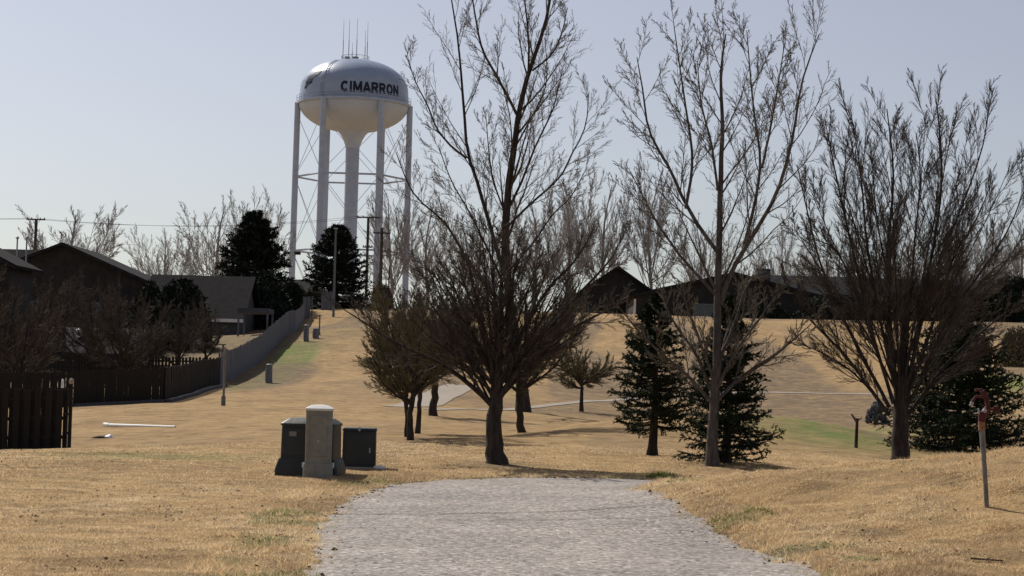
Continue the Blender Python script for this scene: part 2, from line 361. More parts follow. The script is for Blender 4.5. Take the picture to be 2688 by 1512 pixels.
def grow(P, R, nch, t0, t1, ang, fac, up, Mc, rg, rfac=.55, rtip=.003, noise=.12, absl=None, flat=0.0, tpow=.55, rmin=.004):
    N, Mp, _ = P.shape
    L = np.linalg.norm(np.diff(P, axis=1), axis=2).sum(1)
    t = (np.arange(nch)[None]+rg.random((N, nch)))/nch*(t1-t0)+t0
    q = t*(Mp-1); i = np.minimum(q.astype(int), Mp-2); f = (q-i)[..., None]; r_ = np.arange(N)[:, None]
    p0 = P[r_, i]*(1-f)+P[r_, i+1]*f; T = P[r_, i+1]-P[r_, i]; T /= np.linalg.norm(T, axis=-1, keepdims=True)+1e-9
    rp = R[r_, i]*(1-f[..., 0])+R[r_, i+1]*f[..., 0]
    g = rg.normal(size=T.shape); g[..., 2] *= (1-flat); g -= (g*T).sum(-1, keepdims=True)*T; g /= np.linalg.norm(g, axis=-1, keepdims=True)+1e-9
    a = ang*(0.75+.5*rg.random((N, nch)))[..., None]
    d = T*np.cos(a)+g*np.sin(a)
    l = (L[:, None] if absl is None else absl)*fac*(1-tpow*t)*(.6+.7*rg.random((N, nch)))
    p0 = p0.reshape(-1, 3); d = d.reshape(-1, 3); l = l.reshape(-1); rp = rp.reshape(-1)
    pts = [p0]; p = p0; st = (l/(Mc-1))[:, None]
    for s in range(Mc-1):
        d = d + np.array([0, 0, up]) + rg.normal(size=d.shape)*noise; d /= np.linalg.norm(d, axis=1, keepdims=True)
        p = p + d*st; pts.append(p)
    PP = np.stack(pts, 1); ra = np.clip(rp*rfac, rmin, None); tt = np.linspace(0, 1, Mc)[None]
    return PP, ra[:, None]*(1-tt)+np.minimum(rtip, ra)[:, None]*tt

def bare_tree(name, label, base, trunk, limbs, levels, bark, twig, rg, group=None, cat_='tree', ends=None):
    """trunk: (polyline pts, r0, r1); limbs: list of the same; levels: list of grow kwargs. Points are world coords."""
    root = thing(name, label, cat_, base, 0, group); b = np.array(tuple(base))
    def one(nm, pl, m=14, k_=10, flare=False):
        P = spline(pl[0], m)-b; tt = np.linspace(0, 1, m); R = pl[1]*(1-tt)**.85+pl[2]*(1-(1-tt)**.85)
        if flare: R = R*(1+.55*np.exp(-tt*m*.9))
        # gentle crookedness
        P[1:] += rg.normal(size=(m-1, 3))*R[1:, None]*.12
        V, Fc = tubes(P[None], R[None], k_)
        link(nm, mesh_np(nm, V, Fc, bark, True), root); return P, R
    P, R = one('trunk', trunk, 22, 14, True)
    srcs = [(P[6:], R[6:])]
    for l in limbs: srcs.append(one('limb', l, 14, 8))
    m = 14; LP = []; LR = []
    for P_, R_ in srcs:
        idx = np.linspace(0, len(P_)-1, m); i0 = np.minimum(idx.astype(int), len(P_)-2); f = (idx-i0)[:, None]
        LP.append(P_[i0]*(1-f)+P_[i0+1]*f); LR.append(R_[i0]*(1-f[:, 0])+R_[i0+1]*f[:, 0])
    P = np.stack(LP); R = np.stack(LR); big = []; small = []
    for j, lv in enumerate(levels):
        P, R = grow(P, R, rg=rg, **lv)
        (big if j == 0 else small).append(tubes(P, R, 5 if j == 0 else 3))
    V, Fc = cat(big); link('branches', mesh_np('branches', V, Fc, bark, True), root)
    V, Fc = cat(small); link('twigs', mesh_np('twigs', V, Fc, twig, True), root, kind='stuff')
    return root

def generic_tree(H, Wd, rt, stems, rg, vase=.5, fork=.25):
    """trunk + limbs in local coordinates (metres), origin at the base"""
    tr = ([(0, 0, -.15), (rg.normal()*.02*H, 0, fork*H*.6), (rg.normal()*.03*H, rg.normal()*.02*H, fork*H), (rg.normal()*.06*H, rg.normal()*.05*H, H*.62), (rg.normal()*.06*H, rg.normal()*.05*H, H*.9)], rt, rt*.12)
    limbs = []
    for i in range(stems):
        a = 2*PI*(i+rg.random()*.6)/stems; z0 = H*(fork*.75+rg.random()*.22); rr = Wd*.5*(.65+.4*rg.random()); zt = H*(.48+.47*rg.random())
        p0 = Vector((0, 0, z0)); p3 = Vector((math.cos(a)*rr, math.sin(a)*rr, zt)); pm = Vector((math.cos(a)*rr*(.55+.1*vase), math.sin(a)*rr*(.55+.1*vase), z0+(zt-z0)*(.35+.1*rg.random())))
        limbs.append(([p0, pm, p3], rt*(.34+.16*rg.random()), rt*.06))
    return tr, limbs

def conifer_mesh(H, Rb, rg, whorl=.17, per=9, z0=.12, blade=.06, bw=.014, sub=13, droop=.12, k_=14, power=.85, nb=12):
    """returns (trunk V,F), (needles V,F)"""
    tz = np.linspace(0, H*.97, 16); tp = np.stack([np.sin(tz*1.3)*.01*H, np.cos(tz*1.1)*.008*H, tz], -1); tr = .028*H*(1-tz/H)+.01
    tr[0] *= 1.3; TV = tubes(tp[None], tr[None], 8)
    zs = np.arange(z0*H, H*.985, whorl); Z = np.repeat(zs, per); Z = Z+rg.normal(size=len(Z))*whorl*.35; Z = np.clip(Z, z0*H*.85, H*.99)
    a = rg.random(len(Z))*2*PI; u_ = np.clip((Z-z0*H)/(H*(1-z0)), 0, 1)
    L = Rb*(1-u_)**power*(.68+.45*rg.random(len(Z)))*np.where(u_ < .08, .85, 1)+.03*H*.3
    d = np.stack([np.cos(a), np.sin(a), (.55*u_-.12)+rg.normal(size=len(Z))*.09], -1); p = np.stack([np.zeros_like(Z), np.zeros_like(Z), Z], -1)
    pts = [p]; Mc = 7
    for s in range(Mc-1):
        dd = d+np.array([0, 0, 1])*(-droop+.10*s)*(1-u_[:, None]*.7)+rg.normal(size=d.shape)*.06; dd /= np.linalg.norm(dd, axis=1, keepdims=True)
        p = p+dd*(L/(Mc-1))[:, None]; pts.append(p)
    P = np.stack(pts, 1); R = np.linspace(1, .25, Mc)[None]*(.005*H+.004*L[:, None]); br = tubes(P, R, 4)
    P2, R2 = grow(P, R, sub, .18, 1.0, .85, .33, -.02, 4, rg, .6, .002, .10, flat=.75, tpow=.55, rmin=.003)
    def needles(P, nb, sc=1.0):
        N, Mp, _ = P.shape; t = (np.arange(nb)[None]+rg.random((N, nb)))/nb; q = t*(Mp-1); i = np.minimum(q.astype(int), Mp-2); f = (q-i)[..., None]; r_ = np.arange(N)[:, None]
        c = (P[r_, i]*(1-f)+P[r_, i+1]*f).reshape(-1, 3); T = (P[r_, i+1]-P[r_, i]).reshape(-1, 3); T /= np.linalg.norm(T, axis=1, keepdims=True)+1e-9
        g = rg.normal(size=T.shape); g -= (g*T).sum(1, keepdims=True)*T; g /= np.linalg.norm(g, axis=1, keepdims=True)
        e = T*.75+g*.7; e /= np.linalg.norm(e, axis=1, keepdims=True); w_ = np.cross(e, rg.normal(size=e.shape)); w_ /= np.linalg.norm(w_, axis=1, keepdims=True)
        l = blade*sc*(.6+.8*rg.random(len(c)))[:, None]
        V = np.stack([c-w_*bw, c+w_*bw, c+e*l], 1).reshape(-1, 3); Fc = np.arange(len(V)).reshape(-1, 3); return V, Fc
    nd = [needles(P2, nb), needles(P, nb*2, 1.0)]
    return TV, br, cat(nd)
def conifer(name, label, base, H, Rb, rg, nmat, group=None, **kw):
    root = thing(name, label, 'tree', base, 0, group); TV, br, nd = conifer_mesh(H, Rb, rg, **kw)
    link('trunk', mesh_np('trunk', *TV, MT['bark'], True), root)
    link('branches', mesh_np('branches', *br, MT['bark'], True), root)
    link('crown', mesh_np('crown', *nd, nmat), root, kind='stuff')
    return root
def copy_tree(o, parent=None):
    c = o.copy(); C.objects.link(c); c.parent = parent
    for ch in list(o.children): copy_tree(ch, c)
    return c

# ------------------------------------------------------------------ ground sheet
def axis(lo, hi, dense, step, growth):
    a = [0.0]; s = step
    while a[-1] < hi:
        if a[-1] > dense: s *= growth
        a.append(a[-1]+s)
    b = [0.0]; s = step
    while b[-1] > lo:
        if -b[-1] > dense: s *= growth
        b.append(b[-1]-s)
    return np.array(b[::-1][:-1]+a)
gx = axis(-2500, 2500, 7, .11, 1.022)
gy = [-60.0, -30, -10, 0, 6, 10]; s = .10
y = 12.0
while y < 4000:
    gy.append(y)
    if y > 31: s = min(s*1.02, 200) if y < 170 else s*1.06
    y += s
gy = np.array(gy)
GX, GY = np.meshgrid(gx, gy); GZ = land_z(GX, GY)
nx, ny = len(gx), len(gy)
ii = (np.arange(ny-1)[:, None]*nx+np.arange(nx-1)[None]).ravel()
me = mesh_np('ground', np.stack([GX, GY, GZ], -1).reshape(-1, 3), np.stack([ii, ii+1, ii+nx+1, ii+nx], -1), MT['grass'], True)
# masks for green grass, bare soil, darker ground and painted tuft shade
def blob(px, py, Y, rx, ry, a=1.0):
    p = hit(px, py, max(12, Y-25), Y+45); return a*np.exp(-(((GX-p.x)/rx)**2+((GY-p.y)/ry)**2))
fx = np.interp(GY, [94, 110, 130, 160], [at(578, 1010, 94).x, at(686, 948, 110).x, at(761, 877, 130).x, at(800, 838, 160).x])
G = 3.0*sst(.3, 1.0, GX-fx)*sst(3.6, 1.2, GX-fx)*sst(86, 94, GY)*sst(126, 112, GY)
G = G + blob(2180, 1128, 73, 1.9, 4.5, .95) + blob(2330, 1130, 73, 1.5, 3, .8) + blob(850, 1000, 96, 1.5, 8, .0) + blob(2670, 1000, 95, 3, 5, 2) + blob(470, 1195, 34, 1.6, 1.2, .55) + blob(350, 1200, 36, 1.6, 1, .4) + blob(450, 910, 118, 8, 14, .7)
sd = path_sd(GX, GY)
G = G + .55*sst(.5, 0, np.abs(sd-.25))*(vnoise(GX*1.3, GY*1.3, 4) > .6)
D = .7*sst(.5, .0, np.abs(sd-.12))*(GY < 33) + 1.2*sst(75, 100, GY)*sst(.47, .62, vnoise(GX*.25, GY*.05, 8)) + .5*sst(.55, .8, vnoise(GX*.4, GY*.12, 12))*sst(30, 50, GY)
D = D + blob(2120, 1080, 78, 5, 14, 1.0)+blob(1500, 1075, 74, 6, 5, .7)  # ground darkened across the dip and beside the far footpath
D = D + blob(2270, 1396, 17.5, .22, .35, 1.2) + blob(2050, 1440, 17, .25, .3, 1.2) + blob(1690, 1275, 24, .2, .5, 1)  # hollow and tuft shade painted into the bank; path edge darkened
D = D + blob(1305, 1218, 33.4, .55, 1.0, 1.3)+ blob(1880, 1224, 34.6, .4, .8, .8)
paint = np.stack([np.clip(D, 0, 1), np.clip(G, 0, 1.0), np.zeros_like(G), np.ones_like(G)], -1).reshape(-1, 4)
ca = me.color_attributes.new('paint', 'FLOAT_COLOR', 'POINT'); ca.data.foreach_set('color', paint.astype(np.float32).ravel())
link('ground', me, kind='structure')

def mesh_z(x, y):
    i = np.clip(np.searchsorted(gx, x)-1, 0, nx-2); j = np.clip(np.searchsorted(gy, y)-1, 0, ny-2)
    u_ = (x-gx[i])/(gx[i+1]-gx[i]); v_ = (y-gy[j])/(gy[j+1]-gy[j])
    return GZ[j, i]*(1-u_)*(1-v_)+GZ[j, i+1]*u_*(1-v_)+GZ[j+1, i]*(1-u_)*v_+GZ[j+1, i+1]*u_*v_
# ------------------------------------------------------------------ path ribbon
mN, mW = 420, 40
LE = resample(leftS, mN); RE = resample(rightS, mN)
# pair the edges by nearest progress: resample both by the same parameter of their own key points
def param(P_, Q, m):
    P_ = np.array(P_); u = np.linspace(0, 1, len(P_)); t = np.linspace(0, 1, m); return np.stack([np.interp(t, u, P_[:, 0]), np.interp(t, u, P_[:, 1])], -1)
f_ = np.linspace(-.06, 1.06, mW)[None, :, None]
XY = LE[:, None]*(1-f_)+RE[:, None]*f_
px_, py_ = XY[..., 0], XY[..., 1]
PZ = base_z(px_, py_) + fbm(px_*1.2, py_*1.2, 21)*.012 + fbm(px_*9, py_*9, 22)*.006 + .004
ii = (np.arange(mN-1)[:, None]*mW+np.arange(mW-1)[None]).ravel()
link('path', mesh_np('path', np.stack([px_, py_, PZ], -1).reshape(-1, 3), np.stack([ii, ii+1, ii+mW+1, ii+mW], -1), MT['path'], True), kind='structure')
# cracks across the path: thin irregular dark grooves filled with soil
def crack(pA, pB, wd, seed):
    m = 90; x0, y0 = ground_plane(*pA); x1, y1 = ground_plane(*pB); t = np.linspace(0, 1, m)
    x = x0+(x1-x0)*t; y = y0+(y1-y0)*t+fbm(x*3, x*0+seed, seed)*.14
    wv = wd*(.25+1.3*vnoise(x*5, x*0, seed+3)); zz = base_z(x, y)+fbm(x*1.2, y*1.2, 21)*.012+.012
    V = np.concatenate([np.stack([x, y-wv, zz], -1), np.stack([x, y+wv, zz], -1)]); i = np.arange(m-1)
    return V, np.stack([i, i+1, i+m+1, i+m], -1)
V, Fc = cat([crack((860, 1350), (1740, 1352), .016, 31), crack((1050, 1366), (1900, 1372), .008, 37)])
link('path_cracks', mesh_np('path_cracks', V, Fc, MT['soil']), kind='structure')
# distant walkway, laid on the slope
def ribbon(name, pts, wd, m_):
    c = chaikin([(p.x, p.y) for p in pts], 2); c = resample(c, 260); T = np.gradient(c, axis=0); T /= np.linalg.norm(T, axis=1, keepdims=True)
    nrm = np.stack([-T[:, 1], T[:, 0]], -1); ws = np.linspace(-1, 1, 7)
    wd = np.interp(np.linspace(0, 1, 260), np.linspace(0, 1, len(wd)), wd)
    XY = c[:, None]+nrm[:, None]*ws[None, :, None]*wd[:, None, None]/2
    z = mesh_z(XY[..., 0], XY[..., 1])+.02
    ii = (np.arange(259)[:, None]*7+np.arange(6)[None]).ravel()
    V = np.concatenate([XY, z[..., None]], -1).reshape(-1, 3)
    return link(name, mesh_np(name, V, np.stack([ii, ii+1, ii+8, ii+7], -1), m_, True), kind='structure')
ribbon('walkway', [hit(1040, 1069), hit(1085, 1066), hit(1130, 1045), hit(1180, 1025), hit(1215, 1012)], [1.2, 1.7, 1.8, 1.7, 1.5], MT['walk'])
ribbon('far_footpath', [hit(1120, 1076), hit(1290, 1077), hit(1420, 1066), hit(1530, 1054), hit(1700, 1040), hit(1900, 1030), hit(2170, 1032), hit(2400, 1040)], [.55]*8, MT['walk'])

# ------------------------------------------------------------------ grass blades
def blades(npts, y0, y1, hgt, wdt, seed, mask=None):
    rg = np.random.default_rng(seed); y = y0+(y1-y0)*rg.random(npts)**.9; x = (rg.random(npts)-.5)*2*y*.285+.0
    sd = path_sd(x, y)+.35*fbm(x*2.2, y*2.2, 5)
    inside = sd < -.02; edge = (sd > -.22) & inside
    keep = ~inside | (edge & (rg.random(npts) < .22)); x, y, sd = x[keep], y[keep], sd[keep]; n_ = len(x)
    tuft = vnoise(x*5, y*5, 33); keep = rg.random(n_) < .25+.9*tuft; x, y, sd, tuft = x[keep], y[keep], sd[keep], tuft[keep]; n_ = len(x)
    if mask is not None:
        keep = mask(x, y, sd); x, y, sd, tuft = x[keep], y[keep], sd[keep], tuft[keep]; n_ = len(x)
    tb = [(hit(1302, 1217, 28, 40), .55), (hit(1872, 1223, 28, 42), .35)]
    keep = np.ones(n_, bool)
    for p_, r_ in tb: keep &= np.hypot(x-p_.x, (y-p_.y)*.8) > r_*(.6+.8*vnoise(x*4, y*4, 61))
    x, y, sd, tuft = x[keep], y[keep], sd[keep], tuft[keep]; n_ = len(x)
    z = land_z(x, y); z = np.where(sd < 0, base_z(x, y), z)
    h = hgt*(.4+.8*rg.random(n_))*(.5+.9*tuft); a = rg.random(n_)*2*PI; ln = .7+1.7*rg.random(n_); b = a+PI/2+rg.normal(size=n_)*.5
    dx, dy = np.cos(a)*h*ln, np.sin(a)*h*ln; wx, wy = np.cos(b)*wdt, np.sin(b)*wdt
    V = np.stack([np.stack([x-wx, y-wy, z-.005], -1), np.stack([x+wx, y+wy, z-.005], -1), np.stack([x+dx, y+dy, z+h], -1)], 1).reshape(-1, 3)
    t = np.clip(.54+.17*rg.normal(size=n_)+1.0*fbm(x*.45, y*.45, 41)+.7*fbm(x*2.3, y*2.3, 44), 0, .86); gr = (vnoise(x*1.3, y*1.3, 4) > .62) & (sd < .7) & (rg.random(n_) < .45)
    t = np.where(gr, .92+.08*rg.random(n_), t)
    return V, np.repeat(t, 3)
V1, t1 = blades(520000, 13.5, 25, .019, .0040, 1); V2, t2 = blades(330000, 25, 42, .018, .0075, 2)
def edge_mask(x, y, sd): return ((sd > -.1) & (sd < .9) & (vnoise(x*3.1, y*3.1, 71) > .48)) | ((x > 1.5) & (sd < 6) & (vnoise(x*2.1, y*2.6, 72) > .66))
V3, t3 = blades(420000, 13.5, 30, .055, .004, 3, edge_mask)
t3 = np.clip(t3-.12*(t3 < .86), 0, 1); V1 = np.concatenate([V1, V3]); t1 = np.concatenate([t1, t3])
V = np.concatenate([V1, V2]); 
link('dry_grass', mesh_np('dry_grass', V, np.arange(len(V)).reshape(-1, 3), MT['blades'], tint=np.concatenate([t1, t2])), kind='stuff', label='short straw coloured dormant grass covering the lawn around the path', category='grass')
# soil clods and loose stones along the path's ragged edge
rg = np.random.default_rng(5); V = []; Fs = []
pts = []
for E in (leftS, rightS):
    R_ = resample(E, 2200); R_ = R_[(R_[:, 1] > 13) & (R_[:, 1] < 31) & (R_[:, 0] < 9)]
    for x, y in R_:
        if vnoise(np.array([x*1.1]), np.array([y*1.1]), 3)[0] > .42:
            pts.append((x+rg.normal()*.09, y+rg.normal()*.09))
for x, y in pts:
    r = .006+.016*rg.random()**3; z = float(base_z(np.array([x]), np.array([y]))[0])+r*.2
    o = len(V); c = np.array([x, y, z]); dirs = np.array([[1, 0, 0], [0, 1, 0], [-1, 0, 0], [0, -1, 0], [0, 0, .7], [0, 0, -.7]])*(1+rg.normal(size=(6, 1))*.3)
    V += [tuple(c+d*r*1.3) for d in dirs]; Fs += [(o+a, o+b, o+4) for a, b in ((0, 1), (1, 2), (2, 3), (3, 0))]+[(o+b, o+a, o+5) for a, b in ((0, 1), (1, 2), (2, 3), (3, 0))]
link('loose_clods', mesh_np('loose_clods', V, Fs, MT['soil']), kind='stuff', label='dark soil clods scattered along the ragged path edge', category='soil')

rg = np.random.default_rng(15); n_ = 5200; y = 13.5+24*rg.random(n_)**1.1; x = (rg.random(n_)-.5)*y*.57; sd_ = path_sd(x, y)
kp_ = (sd_ > -.05) | ((rg.random(n_) < .2) & (sd_ > -.6)) | (rg.random(n_) < .01); kp_ &= vnoise(x*.6, y*.6, 77)+.4*(np.abs(sd_) < .5) > .45; x, y, sd_ = x[kp_], y[kp_], sd_[kp_]; n_ = len(x)
z = np.where(sd_ < 0, base_z(x, y)+.018, land_z(x, y)+.016); a_ = rg.random(n_)*2*PI; l_ = .009+.016*rg.random(n_); w_ = l_*(.3+.4*rg.random(n_))
ex, ey, fx_, fy_ = np.cos(a_)*l_, np.sin(a_)*l_, -np.sin(a_)*w_, np.cos(a_)*w_; tz_ = rg.normal(size=(4, n_))*.006
V = np.stack([np.stack([x-ex, y-ey, z+tz_[0]], -1), np.stack([x-fx_, y-fy_, z+tz_[1]], -1), np.stack([x+ex, y+ey, z+tz_[2]+.006], -1), np.stack([x+fx_, y+fy_, z+tz_[3]+.006], -1)], 1).reshape(-1, 3)
link('leaf_litter', mesh_np('leaf_litter', V, np.arange(len(V)).reshape(-1, 4), mat('dead_leaf', (.09, .058, .035), .9, 3, (.22, .15, .09))), kind='stuff', label='scattered dead brown leaves lying on the lawn and path edges', category='leaves')

# ------------------------------------------------------------------ water tower
def water_tower():
    Yt = 259.0; c = at(929, 275, Yt); base = (c.x, Yt, gz(c.x, Yt)); zb = base[2]
    root = thing('water_tower', 'white legged water tower with dark town lettering behind the hill', 'water tower', base)
    zr = c.z-zb; s = Yt/F          # metres per photo pixel
    Rt = 144*s
    # profile of the tank, heights measured from the ring
    prof = []
    for i in range(17):            # bowl: elliptical
        a = -PI/2+PI/2*i/16; r = Rt*math.cos(a); zz = 74*s*math.sin(a)
        if r > 33*s: prof.append((r, zz))
    bowlz = prof[0][1]; bowlr = prof[0][0]
    top = []
    for i in range(0, 6): top.append((Rt*(1-.012*(i/5)**2), 38*s*i/5))
    for i in range(1, 15):
        a = PI/2*i/14; top.append((Rt*.988*math.cos(a)**.86 if i < 14 else 0.05, 38*s+80*s*math.sin(a)**1.08))
    P = [(r, zr+z) for r, z in prof+top]
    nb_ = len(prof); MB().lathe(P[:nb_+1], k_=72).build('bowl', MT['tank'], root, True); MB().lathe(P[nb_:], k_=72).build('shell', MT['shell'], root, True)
    def rad(z):
        zs = [p[1]-zr for p in P[len(prof):]]; rs = [p[0] for p in P[len(prof):]]; return float(np.interp(z, zs, rs))
    hopper = MB().lathe([(18.5*s, zr-115*s), (20*s, zr-108*s), (26*s, zr-92*s), (33*s, zr-80*s), (bowlr, zr+bowlz+.02)], k_=40).build('hopper', MT['tank'], root, True)
    MB().lathe([(1.5, -.3), (1.05, 0.4), (18*s, 1.2), (18*s, zr-115*s)], k_=28).build('riser_pipe', MT['steel'], root, True)
    MB().lathe([(Rt-.02, zr-.22), (Rt+.32, zr-.22), (Rt+.32, zr+.10), (Rt-.02, zr+.10)], k_=72).build('balcony', MT['steel'], root)
    rail = MB()
    for k_ in range(60):
        a = 2*PI*k_/60; b = 2*PI*(k_+1)/60; q = Rt+.34
        for hz in (.45, .85): rail.tube((q*math.cos(a), q*math.sin(a), zr+hz), (q*math.cos(b), q*math.sin(b), zr+hz), .025, k_=4)
        if k_ % 2 == 0: rail.tube((q*math.cos(a), q*math.sin(a), zr+.08), (q*math.cos(a), q*math.sin(a), zr+.88), .03, k_=4)
    rail.build('railing', MT['steel'], root)
    for zq in (12*s, 52*s):
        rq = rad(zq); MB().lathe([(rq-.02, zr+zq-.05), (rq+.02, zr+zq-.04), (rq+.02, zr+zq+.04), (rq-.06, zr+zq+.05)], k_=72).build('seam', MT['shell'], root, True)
    a0 = math.radians(3); Rl0 = Rt+.18; Rl1 = Rl0+.1
    legs = []
    for i in range(6):
        a = a0+i*PI/3; t_ = Vector((Rl0*math.cos(a), Rl0*math.sin(a), zr+.05)); b_ = Vector((Rl1*math.cos(a), Rl1*math.sin(a), -.4)); legs.append((t_, b_))
        MB().tube(b_, t_, .44, .41, 20).build('leg', MT['steel'], root, True)
        MB().lathe([(.95, -.4), (.95, .15), (.6, .3)], c=(b_.x, b_.y, 0), k_=16).build('footing', MT['walk'], root)
        # small cabinets bracketed on the leg nearest the left end
    def onleg(i, z):
        t_, b_ = legs[i % 6]; f = (z-b_.z)/(t_.z-b_.z); return b_.lerp(t_, f)
    zS = [zr-(470-275)*s, zr-(665-275)*s]
    for z in zS:
        for i in range(6):
            A_, B_ = onleg(i, z), onleg(i+1, z); MB().tube(A_, B_, .13, k_=8).build('strut', MT['steel'], root)
    lv = [zr-1.4, zS[0], zS[1], .6]
    for j in range(3):
        for i in range(6):
            for (u_, v_) in ((0, 1), (1, 0)):
                MB().tube(onleg(i+u_, lv[j]-.2), onleg(i+v_, lv[j+1]+.2), .035, k_=5).build('diagonal_rod', MT['steel'], root)
    # two small floodlight boxes on the left leg
    pl = onleg(3, zr-(672-275)*s)
    for dx in (-.75, .75):
        MB().box(pl.x+dx-.38, pl.x+dx+.38, pl.y-.6, pl.y-.1, pl.z-.2, pl.z+.2).build('floodlight', MT['blackwood'], root)
    MB().box(pl.x-.9, pl.x+.9, pl.y-.5, pl.y-.42, pl.z-.05, pl.z+.05).build('bracket', MT['steel'], root)
    # antennas, measured from the tank centre line, heights in photo pixels
    zt = zr+118*s
    for dx, dy, h in ((-33, 2, 112), (-16, -20, 108), (-9, 8, 50), (4, -12, 112), (24, 15, 86), (31, 0, 106)):
        r_ = math.hypot(dx, dy)*s; zz = zr+float(np.interp(r_, [p[0] for p in P[::-1]][:15], [p[1]-zr for p in P[::-1]][:15]))-.1
        m = MB(); m.tube((dx*s, dy*s, zz), (dx*s, dy*s, zz+h*s*.5), .055, k_=6); m.tube((dx*s, dy*s, zz+h*s*.5), (dx*s, dy*s, zz+h*s), .035, .02, k_=6); m.build('antenna', MT['rod'], root)
    MB().lathe([(1.0, zt-.25), (1.0, zt+.1), (.35, zt+.25), (.5, zt+.45), (.05, zt+.6)], k_=20).build('roof_vent', MT['rod'], root)
    m = MB()
    for k_ in range(14):
        a = 2*PI*k_/14; b = 2*PI*(k_+1)/14; q = 1.9; zz = zt-.3
        m.tube((q*math.cos(a), q*math.sin(a), zz), (q*math.cos(a), q*math.sin(a), zz+.8), .03, k_=4); m.tube((q*math.cos(a), q*math.sin(a), zz+.8), (q*math.cos(b), q*math.sin(b), zz+.8), .03, k_=4)
    m.build('roof_railing', MT['rod'], root)
    MB().tube((-.9, -2.2, zt-.3), (-.9, -2.2, zt+.1), .38, k_=12).build('hatch', MT['rod'], root)
    # roof ladder following the shell (front left)
    lad = MB(); aL = math.radians(-90-31)
    zz = [z for z in np.linspace(0, 108*s, 26)]
    for z1, z2 in zip(zz[:-1], zz[1:]):
        for da in (-.028, .028):
            r1, r2 = rad(z1)+.16, rad(z2)+.16; a = aL+da*Rt/max(r1, 1.0); b = aL+da*Rt/max(r2, 1.0)
            lad.tube((r1*math.cos(a), r1*math.sin(a), zr+z1), (r2*math.cos(b), r2*math.sin(b), zr+z2), .04, k_=4)
        r1 = rad(z1)+.16; w_ = .028*Rt/max(r1, 1.0)
        lad.tube((r1*math.cos(aL-w_), r1*math.sin(aL-w_), zr+z1), (r1*math.cos(aL+w_), r1*math.sin(aL+w_), zr+z1), .03, k_=4)
    lad.build('shell_ladder', MT['steel'], root)
    # lettering wrapped on the shell
    import bmesh
    aA = math.asin((892-928)/147.0); aB = math.asin((1045-928)/147.0)     # angle either side of straight ahead
    view = math.atan2(c.x, Yt)
    def place(u_, z):                       # u_: angle from the camera-facing meridian, z above ring
        a = -PI/2+u_-view; r = rad(z)+.03; return Vector((r*math.cos(a), r*math.sin(a), zr+z))
    def arc(cx_, cy_, rx_, ry_, a_, b_, n_=10): return [(cx_+rx_*math.cos(math.radians(a_+(b_-a_)*i/n_)), cy_+ry_*math.sin(math.radians(a_+(b_-a_)*i/n_))) for i in range(n_+1)]
    Rr = [[(.12, 0), (.12, 1)], [(.12, .9), (.5, .9)]+arc(.5, .69, .3, .21, 90, -90, 6)+[(.12, .48)], [(.48, .48), (.82, 0)]]
    GL = {'C': (1.0, [arc(.52, .5, .38, .40, 45, 315, 14)]), 'I': (.36, [[(.18, 0), (.18, 1)]]), 'M': (1.12, [[(.12, 0), (.12, 1)], [(.14, .96), (.56, .12)], [(.56, .12), (.98, .96)], [(1.0, 0), (1.0, 1)]]),
          'A': (1.0, [[(.08, 0), (.5, .97)], [(.5, .97), (.92, 0)], [(.24, .27), (.76, .27)]]), 'R': (.95, Rr), 'O': (1.05, [arc(.52, .5, .38, .40, 0, 360, 18)]), 'N': (1.0, [[(.12, 0), (.12, 1)], [(.12, .95), (.86, .05)], [(.86, 0), (.86, 1)]])}
    word = 'CIMARRON'; tot = sum(GL[ch][0]+.12 for ch in word)-.12; cur = 0; kk = 0; sw = .135
    for ch in word:
        m = MB()
        wd_, strokes = GL[ch]
        for st in strokes:
            for (ax, ay), (bx, by) in zip(st[:-1], st[1:]):
                L_ = math.hypot(bx-ax, by-ay); n_ = max(1, int(L_/.15)); ex, ey = (bx-ax)/L_, (by-ay)/L_; nx_, ny_ = -ey*sw, ex*sw; kk += 1
                if len(st) > 2: ax -= ex*.02; ay -= ey*.02; bx += ex*.02; by += ey*.02
                for i in range(n_):
                    q0 = (ax+(bx-ax)*i/n_, ay+(by-ay)*i/n_); q1 = (ax+(bx-ax)*(i+1)/n_, ay+(by-ay)*(i+1)/n_); vs = []
                    for (qx, qy) in ((q0[0]+nx_, q0[1]+ny_), (q1[0]+nx_, q1[1]+ny_), (q1[0]-nx_, q1[1]-ny_), (q0[0]-nx_, q0[1]-ny_)):
                        qy = min(1.0, max(0.0, qy)); p_ = place(aA+(aB-aA)*(cur+qx)/tot, (14+28*qy)*s); h_ = Vector((p_.x, p_.y, 0)).normalized(); vs.append(p_+h_*(.004*(kk % 5)))
                    vs += [v_-Vector((v_.x, v_.y, 0)).normalized()*.05 for v_ in vs]
                    m.add(vs, [(3, 2, 1, 0), (0, 1, 5, 4), (1, 2, 6, 5), (2, 3, 7, 6), (3, 0, 4, 7)])
        cur += wd_+.12
        m.build('letter', MT['navy'], root)
    # wing-like emblem on the left of the shell, outline in photo pixels
    E = [(795, 247), (799, 236), (796, 229), (802, 225), (797, 219), (803, 213), (811, 208), (821, 203), (831, 203), (828, 210), (822, 217), (816, 222), (814, 228), (815, 234), (809, 238), (803, 240), (799, 248)]
    bm = bmesh.new(); vs = []
    for ex, ey in E:
        u_ = math.asin(max(-.985, min(.985, (ex-927)/146.0))); vs.append(bm.verts.new((u_*3, (277-1-ey)/40, 0)))
    bm.faces.new(vs); bmesh.ops.triangulate(bm, faces=bm.faces)
    for _ in range(3):
        le = [e for e in bm.edges if e.calc_length() > .14]
        if le: bmesh.ops.subdivide_edges(bm, edges=le, cuts=1)
        bmesh.ops.triangulate(bm, faces=bm.faces)
    for v in bm.verts: v.co = place(v.co.x/3, v.co.y*40*s)
    ret = bmesh.ops.extrude_face_region(bm, geom=bm.faces[:])
